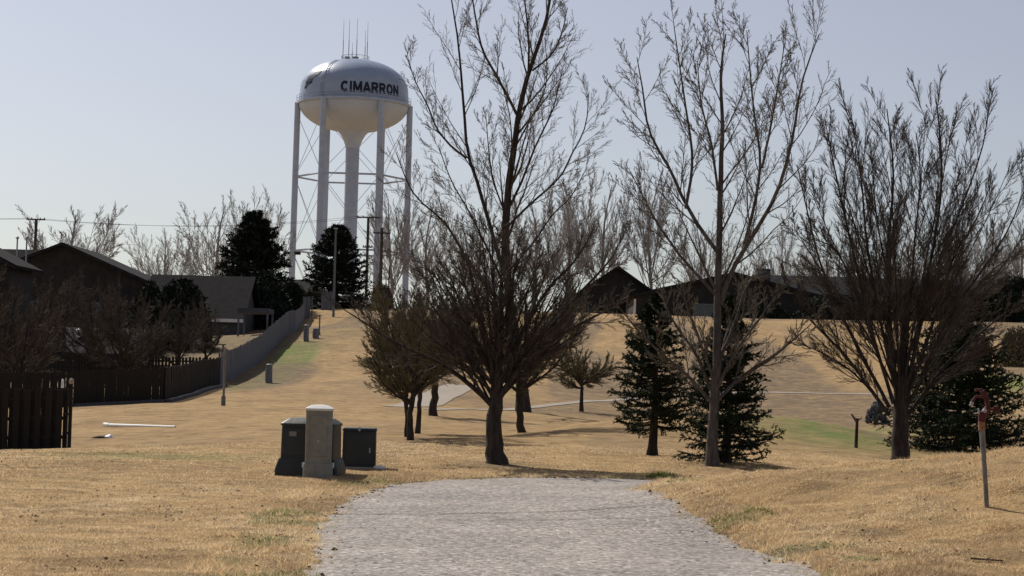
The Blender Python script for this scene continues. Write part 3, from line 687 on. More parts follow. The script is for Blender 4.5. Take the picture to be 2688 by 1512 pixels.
    for v in [g for g in ret['geom'] if isinstance(g, bmesh.types.BMVert)]:
        n_ = Vector((v.co.x, v.co.y, .3)).normalized(); v.co += n_*.03
    em = bpy.data.meshes.new('emblem'); bm.to_mesh(em); bm.free(); em.materials.append(MT['navy']); link('emblem', em, root)
water_tower()

# ------------------------------------------------------------------ houses
def house(label, px, Y, zbase, halfw, depth, wall_h, rise, ridge, wallm, roofm, name='house', fascia=MT['trim'], over=.5, wins=(), rz=0, chimney=None, vents=(), cx=None):
    """ridge 'y': gable end faces the camera; ridge 'x': roof slope faces it. px is the pixel column of its middle."""
    x = at(px, 800, Y).x if cx is None else cx
    root = thing(name, label, 'house', (x, Y, zbase), rz)
    hw, dp, h = halfw, depth, wall_h
    m = MB().box(-hw, hw, 0, dp, -1.5, h)
    if ridge == 'y': m.add([(-hw, .01, h), (hw, .01, h), (0, .01, h+rise), (-hw, dp-.01, h), (hw, dp-.01, h), (0, dp-.01, h+rise)], [(0, 1, 2), (4, 3, 5), (0, 2, 5, 3), (1, 4, 5, 2)])
    else: m.add([(-hw+.01, 0, h), (-hw+.01, dp, h), (-hw+.01, dp/2, h+rise), (hw-.01, 0, h), (hw-.01, dp, h), (hw-.01, dp/2, h+rise)], [(0, 1, 2), (4, 3, 5), (0, 2, 5, 3), (1, 4, 5, 2)])
    m.build('wall', wallm, root)
    r = MB(); th = .16; o_ = over
    if ridge == 'y':
        sl_ = rise/hw
        for sg in (-1, 1):
            a = (sg*(hw+o_), -sl_*o_); b = (0, rise)
            vs = [(a[0], -o_, h+a[1]+.03), (b[0], -o_, h+b[1]+.03), (b[0], dp+o_, h+b[1]+.03), (a[0], dp+o_, h+a[1]+.03)]
            vs += [(p[0], p[1], p[2]+th) for p in vs]; r.add(vs, [(0, 1, 2, 3), (4, 7, 6, 5), (0, 4, 5, 1), (1, 5, 6, 2), (2, 6, 7, 3), (3, 7, 4, 0)])
        f = MB()
        for sg in (-1, 1):
            vs = [(sg*(hw+o_), -o_-.03, h-sl_*o_-.05), (0, -o_-.03, h+rise-.05), (0, -o_-.03, h+rise+.12), (sg*(hw+o_), -o_-.03, h-sl_*o_+.12)]
            vs += [(p[0], p[1]-.03, p[2]) for p in vs]; f.add(vs, [(0, 1, 2, 3), (4, 7, 6, 5), (0, 4, 5, 1), (1, 5, 6, 2), (2, 6, 7, 3), (3, 7, 4, 0)])
    else:
        hd = dp/2; sl_ = rise/hd
        for sg in (-1, 1):
            ya = hd+sg*(hd+o_); za = h-sl_*o_
            vs = [(-hw-o_, ya, za+.03), (hw+o_, ya, za+.03), (hw+o_, hd, h+rise+.03), (-hw-o_, hd, h+rise+.03)]
            vs += [(p[0], p[1], p[2]+th) for p in vs]; r.add(vs, [(0, 1, 2, 3), (4, 7, 6, 5), (0, 4, 5, 1), (1, 5, 6, 2), (2, 6, 7, 3), (3, 7, 4, 0)])
        f = MB().box(-hw-o_, hw+o_, -o_-.06, -o_-.02, h-sl_*o_-.08, h-sl_*o_+.17)
    ro = r.build('roof', roofm, root); f.build('fascia', fascia, root)
    if chimney:
        cx_, cy_, cw, ct = chimney; MB().box(cx_-cw, cx_+cw, cy_-.4, cy_+.4, h, ct).build('chimney', MT['wall2'], ro)
    for vx, vy, vz, hh, col in vents:
        MB().tube((vx, vy, vz), (vx, vy, vz+hh), .07, k_=8).build('vent_pipe', MT[col], ro)
    for wx, wz, ww, wh in wins:
        fr = MB()
        for (a, b, c_, d) in ((-ww/2-.08, ww/2+.08, -.08, 0), (-ww/2-.08, ww/2+.08, wh, wh+.08), (-ww/2-.08, -ww/2, 0, wh), (ww/2, ww/2+.08, 0, wh), (-.03, .03, 0, wh)):
            fr.box(wx+a, wx+b, -.06, .02, wz+c_, wz+d)
        wo_ = fr.build('window', MT['frame'], root); MB().box(wx-ww/2, wx+ww/2, -.03, .01, wz, wz+wh).build('pane', MT['glass'], wo_)
    return root
# left-hand group beyond the yards
def zat(px, py, Y): return at(px, py, Y).z
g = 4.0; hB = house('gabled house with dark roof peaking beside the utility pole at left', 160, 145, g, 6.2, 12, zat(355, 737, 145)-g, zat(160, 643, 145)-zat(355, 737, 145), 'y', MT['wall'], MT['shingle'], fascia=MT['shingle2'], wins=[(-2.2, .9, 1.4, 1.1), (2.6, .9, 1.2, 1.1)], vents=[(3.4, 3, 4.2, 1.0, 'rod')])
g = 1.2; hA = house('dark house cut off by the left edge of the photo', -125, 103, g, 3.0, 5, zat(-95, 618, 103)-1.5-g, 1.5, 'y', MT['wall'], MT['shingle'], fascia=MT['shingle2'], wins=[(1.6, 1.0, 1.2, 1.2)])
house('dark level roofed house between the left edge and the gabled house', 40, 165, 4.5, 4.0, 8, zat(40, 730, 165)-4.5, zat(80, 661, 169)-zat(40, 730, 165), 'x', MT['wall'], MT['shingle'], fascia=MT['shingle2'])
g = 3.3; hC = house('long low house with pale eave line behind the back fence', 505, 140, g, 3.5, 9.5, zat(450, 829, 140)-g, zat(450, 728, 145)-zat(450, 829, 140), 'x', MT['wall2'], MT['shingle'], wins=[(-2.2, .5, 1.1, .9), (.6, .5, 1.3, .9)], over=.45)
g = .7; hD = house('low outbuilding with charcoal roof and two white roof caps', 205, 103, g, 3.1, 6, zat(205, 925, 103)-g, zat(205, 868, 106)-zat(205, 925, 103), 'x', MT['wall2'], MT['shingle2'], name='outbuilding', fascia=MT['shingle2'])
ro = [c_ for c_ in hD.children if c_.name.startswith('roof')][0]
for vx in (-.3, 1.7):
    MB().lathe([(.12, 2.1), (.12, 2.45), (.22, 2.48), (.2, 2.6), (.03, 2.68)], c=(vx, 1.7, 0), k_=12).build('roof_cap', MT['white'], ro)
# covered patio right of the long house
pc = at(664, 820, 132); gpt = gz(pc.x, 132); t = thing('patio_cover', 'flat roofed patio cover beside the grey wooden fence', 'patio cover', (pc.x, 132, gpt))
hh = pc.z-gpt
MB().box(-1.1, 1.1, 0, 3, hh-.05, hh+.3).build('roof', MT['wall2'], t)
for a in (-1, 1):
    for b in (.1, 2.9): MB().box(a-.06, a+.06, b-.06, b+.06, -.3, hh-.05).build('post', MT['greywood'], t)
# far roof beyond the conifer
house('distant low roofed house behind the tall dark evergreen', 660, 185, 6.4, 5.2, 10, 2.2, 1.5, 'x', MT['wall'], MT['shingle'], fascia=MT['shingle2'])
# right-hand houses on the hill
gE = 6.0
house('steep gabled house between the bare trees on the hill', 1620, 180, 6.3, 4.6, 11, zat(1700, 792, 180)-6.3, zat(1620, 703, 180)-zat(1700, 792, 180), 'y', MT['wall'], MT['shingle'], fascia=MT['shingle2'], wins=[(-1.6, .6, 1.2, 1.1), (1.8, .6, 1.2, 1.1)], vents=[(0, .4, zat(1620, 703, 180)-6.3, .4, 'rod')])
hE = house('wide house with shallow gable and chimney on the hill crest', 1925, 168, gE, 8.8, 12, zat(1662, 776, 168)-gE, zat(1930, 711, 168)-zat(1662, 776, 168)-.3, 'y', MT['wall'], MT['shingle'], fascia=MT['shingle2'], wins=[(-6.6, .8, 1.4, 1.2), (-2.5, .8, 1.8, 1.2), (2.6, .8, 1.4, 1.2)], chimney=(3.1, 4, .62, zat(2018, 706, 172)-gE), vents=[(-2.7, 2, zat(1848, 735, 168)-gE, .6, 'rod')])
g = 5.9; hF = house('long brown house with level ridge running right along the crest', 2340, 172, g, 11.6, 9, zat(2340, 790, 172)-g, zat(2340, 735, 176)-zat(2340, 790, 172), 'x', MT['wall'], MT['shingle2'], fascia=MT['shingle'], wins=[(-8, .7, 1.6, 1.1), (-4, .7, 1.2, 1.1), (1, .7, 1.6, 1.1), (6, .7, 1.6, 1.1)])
MB().box(-.09, .09, -.09, .09, -2.2, .0).build('porch_post', MT['trim'], hE).location = (-8.7, -.2, zat(1662, 785, 168)-gE)

# ------------------------------------------------------------------ fences
def board_mesh(w_, h_, th, m_, ear=True):
    c = .03 if ear else 0
    v = [(-w_/2, 0, 0), (w_/2, 0, 0), (w_/2, 0, h_-c), (w_/2-c, 0, h_), (-w_/2+c, 0, h_), (-w_/2, 0, h_-c)]; v += [(a, th, b) for a, _, b in v]; n_ = 6
    f = [tuple(range(6)), tuple(range(11, 5, -1))]+[(i, n_+i, n_+(i+1) % n_, (i+1) % n_)[::-1] for i in range(n_)]
    me = bpy.data.meshes.new('board'); me.from_pydata(v, [], f); me.materials.append(m_); return me
def fence(label, A_, B_, h_, pitch, w_, m_, name='wooden_fence', alternate=False, lim=300, seed=1, sag=None, posts=2.4, gapfun=None):
    A_ = Vector((A_[0], A_[1], 0)); B_ = Vector((B_[0], B_[1], 0)); d = B_-A_; L = d.length; d.normalize(); nrm = Vector((-d.y, d.x, 0)); ang = math.atan2(d.y, d.x)
    rg = random.Random(seed); z0 = gz(A_.x, A_.y); root = thing(name, label, 'fence', (A_.x, A_.y, z0), ang)
    n_ = int(L/pitch); meshes = [board_mesh(w_, h_*q, .02, m_) for q in (1, .985, 1.012)]
    xs = A_.x+d.x*(np.arange(n_)+.5)*pitch; ys = A_.y+d.y*(np.arange(n_)+.5)*pitch; zs = land_z(xs, ys)-z0
    zs = np.convolve(np.pad(zs, 8, mode='edge'), np.ones(17)/17, 'valid')
    extra = MB()
    for i in range(n_):
        x = (i+.5)*pitch; off = .045 if (alternate and i % 2) else -.03
        me_ = meshes[rg.randrange(3)]
        if i < lim:
            o = link('board', me_, root); o.location = (x, -off-.02 if not alternate else (off), zs[i]-.04); o.rotation_euler = (rg.gauss(0, .006), rg.gauss(0, .007), rg.gauss(0, .01))
        else:
            extra.box(x-w_/2, x+w_/2, .01, .03, zs[i]-.04, zs[i]+h_-.04)
    if extra.v: extra.build('far_boards', m_, root, kind='stuff')
    def zl(x): return float(np.interp(x, (np.arange(n_)+.5)*pitch, zs))
    np_ = max(1, round(L/posts)); 
    for i in range(np_+1):
        x = L*i/np_; z = zl(x); MB().box(x-.045, x+.045, .055, .145, z-.3, z+h_*.97).build('post', m_, root)
    for hh_ in (.2, .5, .82):
        q = MB()
        for i in range(np_*2):
            x0_, x1_ = L*i/np_/2, L*(i+1)/np_/2; z0_, z1_ = zl(x0_)+h_*hh_, zl(x1_)+h_*hh_
            v = [(x0_, .015, z0_-.04), (x1_, .015, z1_-.04), (x1_, .052, z1_-.04), (x0_, .052, z0_-.04)]; v += [(a, b, c_+.08) for a, b, c_ in v]
            q.add(v, [(0, 3, 2, 1), (4, 5, 6, 7), (0, 1, 5, 4), (1, 2, 6, 5), (2, 3, 7, 6), (3, 0, 4, 7)])
        q.build('rail', m_, root)
    return root
p1 = at(166, 1174, 42.5)
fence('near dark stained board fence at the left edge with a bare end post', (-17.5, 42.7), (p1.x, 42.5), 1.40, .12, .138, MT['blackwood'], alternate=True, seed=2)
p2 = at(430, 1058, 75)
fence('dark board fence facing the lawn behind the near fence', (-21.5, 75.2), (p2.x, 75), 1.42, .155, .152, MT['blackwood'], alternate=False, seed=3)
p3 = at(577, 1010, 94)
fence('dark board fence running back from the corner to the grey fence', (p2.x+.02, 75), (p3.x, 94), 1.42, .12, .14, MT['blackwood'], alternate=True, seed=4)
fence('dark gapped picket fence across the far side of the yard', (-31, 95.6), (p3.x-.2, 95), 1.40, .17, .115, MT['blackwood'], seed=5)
# grey privacy fence in three straight runs up the hill, one fence
gp = [at(579, 1008, 95), at(686, 948, 110), at(761, 877, 130), at(800, 838, 160)]
root = None
fence('weathered grey privacy fence climbing the hill, lower run', (gp[0].x, gp[0].y), (gp[1].x, gp[1].y), 1.6, .15, .143, MT['greywood'], seed=6)
fence('weathered grey privacy fence climbing the hill, middle run', (gp[1].x, gp[1].y+.1), (gp[2].x, gp[2].y), 1.6, .15, .143, MT['greywood'], seed=7)
fence('weathered grey privacy fence climbing the hill, top run', (gp[2].x, gp[2].y+.1), (gp[3].x, gp[3].y), 1.55, .15, .143, MT['greywood'], lim=60, seed=8)
fence('short grey fence panel closing the top of the hill fence', (gp[3].x-.2, 160.3), (at(818, 800, 160).x, 160.3), 1.9, .15, .143, MT['greywood'], seed=9)
# bare end post with its rails beside the near fence
t = thing('gate_post', 'slim dark post with pale cap beside the near fence end', 'post', (p1.x+.13, 42.5, gz(p1.x+.13, 42.5)))
MB().box(-.035, .035, -.035, .035, -.2, 1.42).build('shaft', MT['blackwood'], t)
MB().lathe([(.05, 1.42), (.06, 1.46), (.05, 1.52), (.01, 1.55)], k_=12).build('cap', MT['walk'], t)
for z in (.3, .72): MB().box(-.16, -.035, -.02, .02, z, z+.05).build('rail', MT['blackwood'], t)
q = at(163, 1016, 42.4); t = thing('fence_cap', 'white plastic sleeve standing on the near fence top', 'cap', (q.x, 42.44, q.z))
MB().box(-.03, .03, -.03, .03, -.02, .14, .006, .006).build('sleeve', MT['white'], t); MB().lathe([(.03, .14), (.02, .17), (.005, .18)], k_=8).build('tip', MT['white'], t)
# edging board along the foot of the dark fence
m = MB()
for a, b in (((-17, 74.6), (p2.x+.1, 74.6)), ((p2.x+.25, 74.7), (p3.x+.35, 93.5))):
    a = Vector((*a, 0)); b = Vector((*b, 0)); n_ = 24
    for i in range(n_):
        s0 = a.lerp(b, i/n_); s1 = a.lerp(b, (i+1)/n_); dd = (s1-s0).normalized(); nn = Vector((-dd.y, dd.x, 0))*.12
        z0_, z1_ = gz(s0.x, s0.y), gz(s1.x, s1.y)
        v = [Vector((*(s0-nn).xy, z0_-.1)), Vector((*(s1-nn).xy, z1_-.1)), Vector((*(s1+nn).xy, z1_-.1)), Vector((*(s0+nn).xy, z0_-.1))]; v += [x+Vector((0, 0, .22)) for x in v]
        m.add(v, [(0, 3, 2, 1), (4, 5, 6, 7), (0, 1, 5, 4), (1, 2, 6, 5), (2, 3, 7, 6), (3, 0, 4, 7)])
m.build('edging_kerb', MT['kerb'], kind='structure')

# ------------------------------------------------------------------ utility cabinets on the lawn
pc = hit(834, 1252); s = pc.y/F
t = thing('utility_pedestal', 'tall grey beige utility pedestal with pale domed top', 'utility box', pc, .06)
def rrect(w_, d_, z, r=.04, k_=5):
    out = []
    for cx_, cy_, a0_ in ((w_/2-r, d_/2-r, 0), (-w_/2+r, d_/2-r, PI/2), (-w_/2+r, -d_/2+r, PI), (w_/2-r, -d_/2+r, 1.5*PI)):
        for i in range(k_): a = a0_+PI/2*i/(k_-1); out.append((cx_+r*math.cos(a), cy_+r*math.sin(a), z))
    return out
def loft(rings):
    m = MB(); n_ = len(rings[0]); v = [p for r in rings for p in r]; f = []
    for j in range(len(rings)-1): f += [(j*n_+i, j*n_+(i+1) % n_, (j+1)*n_+(i+1) % n_, (j+1)*n_+i) for i in range(n_)]
    f += [tuple(range(n_))[::-1], tuple((len(rings)-1)*n_+i for i in range(n_))]; return m.add(v, f)
H_ = 187*s; W_ = 72*s
loft([rrect(W_*1.06, .40, -.05), rrect(W_*1.06, .40, .17), rrect(W_*1.0, .375, .20)]).build('base', MT['beige'], t, True)
loft([rrect(W_*.93, .36, .20), rrect(W_*.95, .36, H_*.93)]).build('body', MT['beige'], t, True)
loft([rrect(W_*1.0, .40, H_*.925), rrect(W_*1.02, .41, H_*.955), rrect(W_*.96, .37, H_*.962), rrect(W_*.62, .25, H_*.995), rrect(W_*.25, .12, H_*1.005, .02)]).build('cap', MT['trim'], t, True)
MB().box(-W_*.3, W_*.3, -.192, -.178, .3, H_*.86).build('door_panel', MT['beige'], t, bevel=.004)
MB().tube((0, -.20, H_*.5), (0, -.175, H_*.5), .018).build('lock', MT['rod'], t)
for sx in (-1, 1): MB().box(sx*W_*.53-.02, sx*W_*.53+.02, -.05, .05, .13, .20).build('lug', MT['white'], t)
pg = at(815, 1246, pc.y+.62); pg.z = gz(pg.x, pg.y)
t = thing('transformer_box', 'wide dark green transformer box with skirt behind the tall pedestal', 'utility box', pg, -.10)
W_ = 140*s*1.0
loft([rrect(W_*1.20, .75, -.05), rrect(W_*1.20, .75, .10), rrect(W_*1.12, .72, .20), rrect(W_*1.06, .70, .26)]).build('skirt', MT['green'], t, True)
loft([rrect(W_*1.02, .66, .26), rrect(W_*1.0, .64, .74)]).build('body', MT['green'], t, True)
loft([rrect(W_*1.04, .68, .735), rrect(W_*1.04, .68, .765), rrect(W_*.80, .56, .83), rrect(W_*.70, .5, .84)]).build('lid', MT['green'], t, True)
MB().box(-W_*.46, -W_*.02, -.345, -.325, .3, .7).build('door', MT['green'], t, bevel=.005); MB().box(W_*.02, W_*.46, -.345, -.325, .3, .7).build('door', MT['green'], t, bevel=.005)
MB().box(-.012, .012, -.362, -.344, .44, .54).build('handle', MT['rod'], t)
MB().box(-W_*.34, -W_*.2, -.349, -.343, .58, .65).build('warning_plate', MT['frame'], t)
pr = hit(941, 1231, 20, 60); t = thing('green_cabinet', 'square dark green utility cabinet, right of the tall pedestal', 'utility box', pr, .05)
sr = pr.y/F; W_ = 88*sr; H_ = 106*sr
MB().box(-W_/2, W_/2, -.02, .5, -.05, H_*.93, .006, .006).build('body', MT['green'], t, bevel=.012)
MB().box(-W_/2-.012, W_/2+.012, -.035, .515, H_*.93, H_, .02, .02).build('lid', MT['green'], t, bevel=.012)
MB().box(-W_/2+.05, W_/2-.05, -.032, -.018, .06, H_*.86).build('door', MT['green'], t, bevel=.004)
MB().box(-.015, .015, -.06, -.03, H_*.93, H_+.02).build('latch', MT['rod'], t)
MB().box(W_*.3, W_*.34, -.05, -.03, H_*.4, H_*.52).build('handle', MT['rod'], t)
MB().box(-W_/2-.03, W_/2+.03, -.06, .54, -.06, .03).build('pad', MT['walk'], t, bevel=.006)
pw = hit(1000, 1232, 20, 60); t = MB().lathe([(.07, 0), (.09, .02), (.085, .05), (.03, .06)], k_=16, sx=1.1, sy=.8).build('ground_cap', MT['white'], None, True); t.location = (pw.x-.02, pw.y, pw.z); t['label'] = 'small white cap lying on the grass beside the green cabinet'; t['category'] = 'cap'

# ------------------------------------------------------------------ red yard hydrant
pb = hit(2590, 1331, 14, 30); s = pb.y/F
t = thing('yard_hydrant', 'red headed yard hydrant on a thin leaning pipe at right', 'hydrant', pb)
def hp(px, py, dy=0): q_ = at(px, py, pb.y+dy); return q_-pb
MB().tube(hp(2591, 1340), hp(2582, 1190), .024, .024, 12).build('riser_pipe', MT['pipe'], t, True)
MB().tube(hp(2582, 1190), hp(2577, 1122), .028, .030, 12).build('sleeve', MT['pipe'], t, True)
MB().tube(hp(2577, 1130), hp(2577, 1106), .033, .036, 12).build('collar', MT['rust'], t, True)
m = MB(); m.tube(hp(2577, 1108), hp(2579, 1088), .036, .046, 12); m.tube(hp(2579, 1090), hp(2594, 1072), .040, .040, 12); m.tube(hp(2594, 1080), hp(2590, 1042), .027, .024, 12); m.tube(hp(2590, 1046), hp(2578, 1026), .030, .027, 12); m.build('head', MT['red'], t, True)
m = MB(); m.tube(hp(2578, 1023), hp(2559, 1024), .014, .014, 8); m.tube(hp(2582, 1042), hp(2562, 1040), .014, .014, 8); m.tube(hp(2562, 1040), hp(2552, 1056), .014, .019, 10); m.build('lever', MT['red'], t, True)
MB().tube(hp(2552, 1055), hp(2549, 1066), .020, .018, 10).build('spout_ring', MT['rod'], t, True)
m = MB(); m.tube(hp(2594, 1075), hp(2616, 1075), .014, .014, 8); m.tube(hp(2614, 1066), hp(2620, 1086), .026, .026, 10); m.build('nozzle', MT['red'], t, True)
MB().tube(hp(2572, 1088), hp(2568, 1072), .010, .010, 6).build('rod', MT['rod'], t)
MB().tube(hp(2583, 1078, -.03), hp(2586, 1078, -.05), .022, .022, 8).build('bolt', MT['rod'], t)

# ------------------------------------------------------------------ things lying on the lawn at left
a = hit(276, 1120, 20, 80); b = hit(460, 1122, 20, 80); t = thing('drain_pipe', 'long white pipe lying on the grass near the dark fence', 'pipe', a)
d = b-a; MB().tube((0, 0, .05), (d.x, d.y, d.z+.02), .05, .028, 14).build('barrel', MT['white'], t, True)
MB().tube((-.02, 0, .055), (d.x*.06, d.y*.06, .055), .068, .062, 14).build('socket', MT['white'], t, True)
p = hit(272, 1150, 20, 80); t = thing('litter_heap', 'crumpled white and dark sheeting lying on the lawn', 'debris', p)
rg = np.random.default_rng(4)
def crumple(name, w_, d_, h_, m_, loc):
    nx_, ny_ = 12, 6; V = []
    for j in range(ny_):
        for i in range(nx_):
            u_, v_ = i/(nx_-1), j/(ny_-1); V.append((loc[0]+(u_-.5)*w_+rg.normal()*.01, loc[1]+(v_-.5)*d_, loc[2]+h_*math.sin(PI*v_)*math.sin(PI*u_)*(.5+.8*rg.random())+.01))
    o = link(name, mesh_np(name, V, [(j*nx_+i, j*nx_+i+1, (j+1)*nx_+i+1, (j+1)*nx_+i) for j in range(ny_-1) for i in range(nx_-1)], m_), t); so_ = o.modifiers.new('thick', 'SOLIDIFY'); so_.thickness = .008
crumple('dark_sheet', .40, .22, .05, MT['blackwood'], (-.08, 0, 0)); crumple('white_sheet', .24, .22, .08, MT['white'], (.12, .04, 0))

# ------------------------------------------------------------------ posts and pedestals along the fence
def marker(label, px, py, top, wbox, hb, m_, y1=200, name='marker_post', lean=0):
    p = hit(px, py, 30, y1); s = p.y/F; t = thing(name, label, 'post', p); H_ = (py-top)*s
    MB().tube((0, .02, -.2), (lean, .02, H_), .045 if p.y < 90 else .05, k_=10).build('pole', MT['pipe'], t, True)
    loft([rrect(wbox*s, wbox*s*.7, -.1, .02, 3), rrect(wbox*s, wbox*s*.7, hb*s*.9, .02, 3), rrect(wbox*s*.7, wbox*s*.45, hb*s, .02, 3)]).build('box', m_, t, True)
    return t
marker('slim pole with small grey box at its foot near the fence corner', 586, 1065, 912, 11, 26, MT['pedestal'])
def pedestal(label, px, py, wpx, hpx, y1=200):
    p = hit(px, py, 60, y1); s = p.y/F; t = thing('cable_pedestal', label, 'pedestal', p, group='cable pedestals beside the grey fence'); r = wpx*s/2
    MB().lathe([(r*1.1, -.1), (r*1.1, .12), (r, .15), (r*.95, hpx*s*.93)], k_=16).build('body', MT['pedestal'], t, True); MB().lathe([(r*1.08, hpx*s*.9), (r*1.08, hpx*s*.95), (r*.5, hpx*s)], k_=16).build('cap', MT['pedestal'], t, True)
    MB().box(-r*1.2, -r*.9, -.06, .06, .1, hpx*s*.75).build('conduit', MT['rod'], t)
pedestal('dark cylindrical pedestal on the green strip beside the lower grey fence', 706, 1005, 17, 50)
pedestal('dark cylindrical pedestal beside the upper grey fence', 804, 896, 13, 44)
pedestal('short grey pedestal standing right of the upper one', 829, 889, 15, 28)
marker('dark hooked pole behind the short grey pedestal', 838, 880, 826, 6, 8, MT['pedestal'])
p = hit(2247, 1172, 30, 70); t = thing('bare_stake', 'thin dark stake with knobbly top in the dip left of the elm', 'stake', (p.x, 45.5, gz(p.x*45.5/p.y, 45.5))); t.location.x = at(2247, 1150, 45.5).x
hh = at(2247, 1098, 45.5).z-t.location.z
MB().tube((0, 0, -.2), (.02, 0, hh), .045, .035, 8).build('shaft', MT['bark'], t, True); MB().tube((.0, 0, hh*.9), (-.12, 0, hh+.1), .03, .02, 6).build('stub', MT['greybark'], t); MB().tube((.02, 0, hh*.92), (.14, 0, hh+.02), .025, .012, 6).build('stub', MT['greybark'], t)
# rock pile in the dip
rc = hit(2303, 1112, 56, 110); zc = rc.z; t = thing('rock_pile', 'heap of blue grey rocks left of the elm trunk', 'rock pile', (rc.x, rc.y, zc))
rg = np.random.default_rng(9)
import bmesh
rm = []
for q_ in range(4):
    bm = bmesh.new(); bmesh.ops.create_icosphere(bm, subdivisions=1, radius=1)
    for v in bm.verts: v.co *= 1+rg.normal()*.16
    me_ = bpy.data.meshes.new('rock'); bm.to_mesh(me_); bm.free(); me_.materials.append(MT['rock']); rm.append(me_)
for i in range(110):
    u_ = rg.random(); a_ = rg.random()*2*PI; hz = u_**1.3*.85; rr = (1-hz/1.0)*.62*math.sqrt(rg.random()); o = link('rock', rm[i % 4], t); q_ = .07+.07*rg.random()
    o.location = (math.cos(a_)*rr, math.sin(a_)*rr, hz+.03); o.scale = (q_, q_, q_*.75); o.rotation_euler = tuple(rg.random(3)*6)

# ------------------------------------------------------------------ yard things
p = at(521, 925, 103); z = gz(p.x, 112); p = at(521, 922, 118); z = gz(p.x, 118)
t = thing('garden_chair', 'white garden chair on the grass beyond the picket fence', 'chair', (p.x, 118, z), .5)
MB().box(-.25, .25, -.25, .25, .38, .43).build('seat', MT['white'], t); MB().box(-.25, .25, .22, .27, .43, .9).build('backrest', MT['white'], t)
for a_ in (-.22, .22):
    for b_ in (-.22, .22): MB().box(a_-.025, a_+.025, b_-.025, b_+.025, 0, .38).build('leg', MT['white'], t)
p = at(560, 922, 118); t = thing('garden_bench', 'long pale bench right of the white garden chair', 'bench', (p.x, 118, gz(p.x, 118)))
MB().box(-.75, .75, -.2, .2, .36, .44).build('seat', MT['walk'], t)
for a_ in (-.6, .6): MB().box(a_-.05, a_+.05, -.15, .15, -.1, .36).build('leg', MT['walk'], t)

# ------------------------------------------------------------------ poles, wires, car beyond the crest
def upole(label, px, Y, top, r=.14, arms=((0, 1.2),), trans=False, m_='polewood', foot=812):
    p = at(px, 700, Y); pt = at(px, top, Y); x = pt.x; z = gz(x, Y); t = thing('utility_pole', label, 'utility pole', (x, Y, z)); H_ = pt.z-z
    MB().tube((0, 0, -.5), (0, 0, H_), r*1.25, r, 12).build('pole', MT[m_], t, True)
    for dz, aw in arms:
        MB().box(-aw, aw, -.18, -.06, H_-dz-.32, H_-dz-.18).build('crossarm', MT[m_], t)
        for q_ in (-.9, -.45, .45, .9): MB().lathe([(.05, 0), (.07, .06), (.04, .14)], c=(aw*q_, -.12, H_-dz-.18), k_=8).build('insulator', MT['rod'], t)
    if trans: MB().lathe([(.28, 0), (.3, .05), (.3, .85), (.2, .95)], c=(.5, -.1, H_-dz-1.8), k_=14).build('transformer', MT['rod'], t, True)
    return x, H_+z
x1_, z1_ = upole('utility pole with crossarm rising above the gabled house roof', 95, 190, 577, arms=((-.28, .95),))
x2_, z2_ = upole('utility pole with long crossarm left of the tower leg', 967, 205, 570, arms=((-.2, 1.25), (3.0, .5)))
x3_, z3_ = upole('utility pole with transformer right of the tower leg', 1003, 195, 598, r=.15, arms=((.3, .9),), trans=True)
upole('short thin pole standing alone right of the transformer pole', 1022, 190, 700, r=.07, arms=())
t = thing('light_pole', 'thin grey light pole in front of the small dark evergreen', 'light pole', (at(879, 700, 160).x, 160, gz(at(879, 700, 160).x, 160))); hz_ = at(877, 602, 160).z-t.location.z
MB().tube((0, 0, -.3), (0, 0, hz_), .11, .07, 10).build('pole', MT['pedestal'], t, True); MB().box(-.15, .15, -.5, .1, hz_, hz_+.1).build('lamp_head', MT['rod'], t)
for px_i, lb in ((22, 'left'), (47, 'right')):
    pt = at(px_i, 618, 108); t = thing('flue_pipe', lb+' one of two capped flue pipes above the far left roof', 'flue', (pt.x, 110, pt.z-1.9))
    MB().tube((0, 0, -5), (0, 0, 1.85), .045, k_=8).build('pipe', MT['rod'], t); MB().lathe([(.09, 1.85), (.11, 1.92), (.02, 2.0)], k_=10).build('cap', MT['rod'], t)
m = MB()
def wire(a_, b_, sag, r=.018):
    a_ = Vector(a_); b_ = Vector(b_); pr_ = a_
    for i in range(1, 25):
        t_ = i/24; q_ = a_.lerp(b_, t_); q_.z -= sag*4*t_*(1-t_); m.tube(pr_, q_, r, k_=4); pr_ = q_
for q_ in (-.8, 0.8):
    wire((x1_+q_, 189.9, z1_+.1), (x2_+q_, 204.9, z2_+.1), .9); wire((x1_+q_-.0, 189.9, z1_+.1), (x1_-40, 185, z1_+.6), .6); wire((x2_+q_, 204.9, z2_+.1), (x2_+60, 230, z2_+.2), 1.0)
o = m.build('power_lines', MT['polewood']); o['label'] = 'thin overhead power lines strung between the utility poles'; o['category'] = 'power line'
# white car
p = at(937, 797, 178); z = gz(p.x, 178); t = thing('parked_car', 'white parked car half hidden behind the hill crest', 'car', (p.x, 178, max(z, at(937, 822, 178).z)))
prof_ = [(-1.9, .3), (-1.95, .7), (-1.2, .86), (-.6, 1.32), (.7, 1.35), (1.3, .9), (1.9, .8), (1.95, .35)]
v = [(a_, -.8, b_) for a_, b_ in prof_]+[(a_, .8, b_) for a_, b_ in prof_]; n_ = len(prof_)
MB().add(v, [tuple(range(n_)), tuple(range(2*n_-1, n_-1, -1))]+[(i, (i+1) % n_, n_+(i+1) % n_, n_+i)[::-1] for i in range(n_)]).build('body', MT['carpaint'], t, bevel=.04)
MB().add([(-1.0, -.815, .9), (1.1, -.815, .92), (.65, -.815, 1.26), (-.55, -.815, 1.24), (-1.0, -.79, .9), (1.1, -.79, .92), (.65, -.79, 1.26), (-.55, -.79, 1.24)], [(0, 1, 2, 3), (4, 7, 6, 5), (0, 4, 5, 1), (1, 5, 6, 2), (2, 6, 7, 3), (3, 7, 4, 0)]).build('side_window', MT['glass'], t)
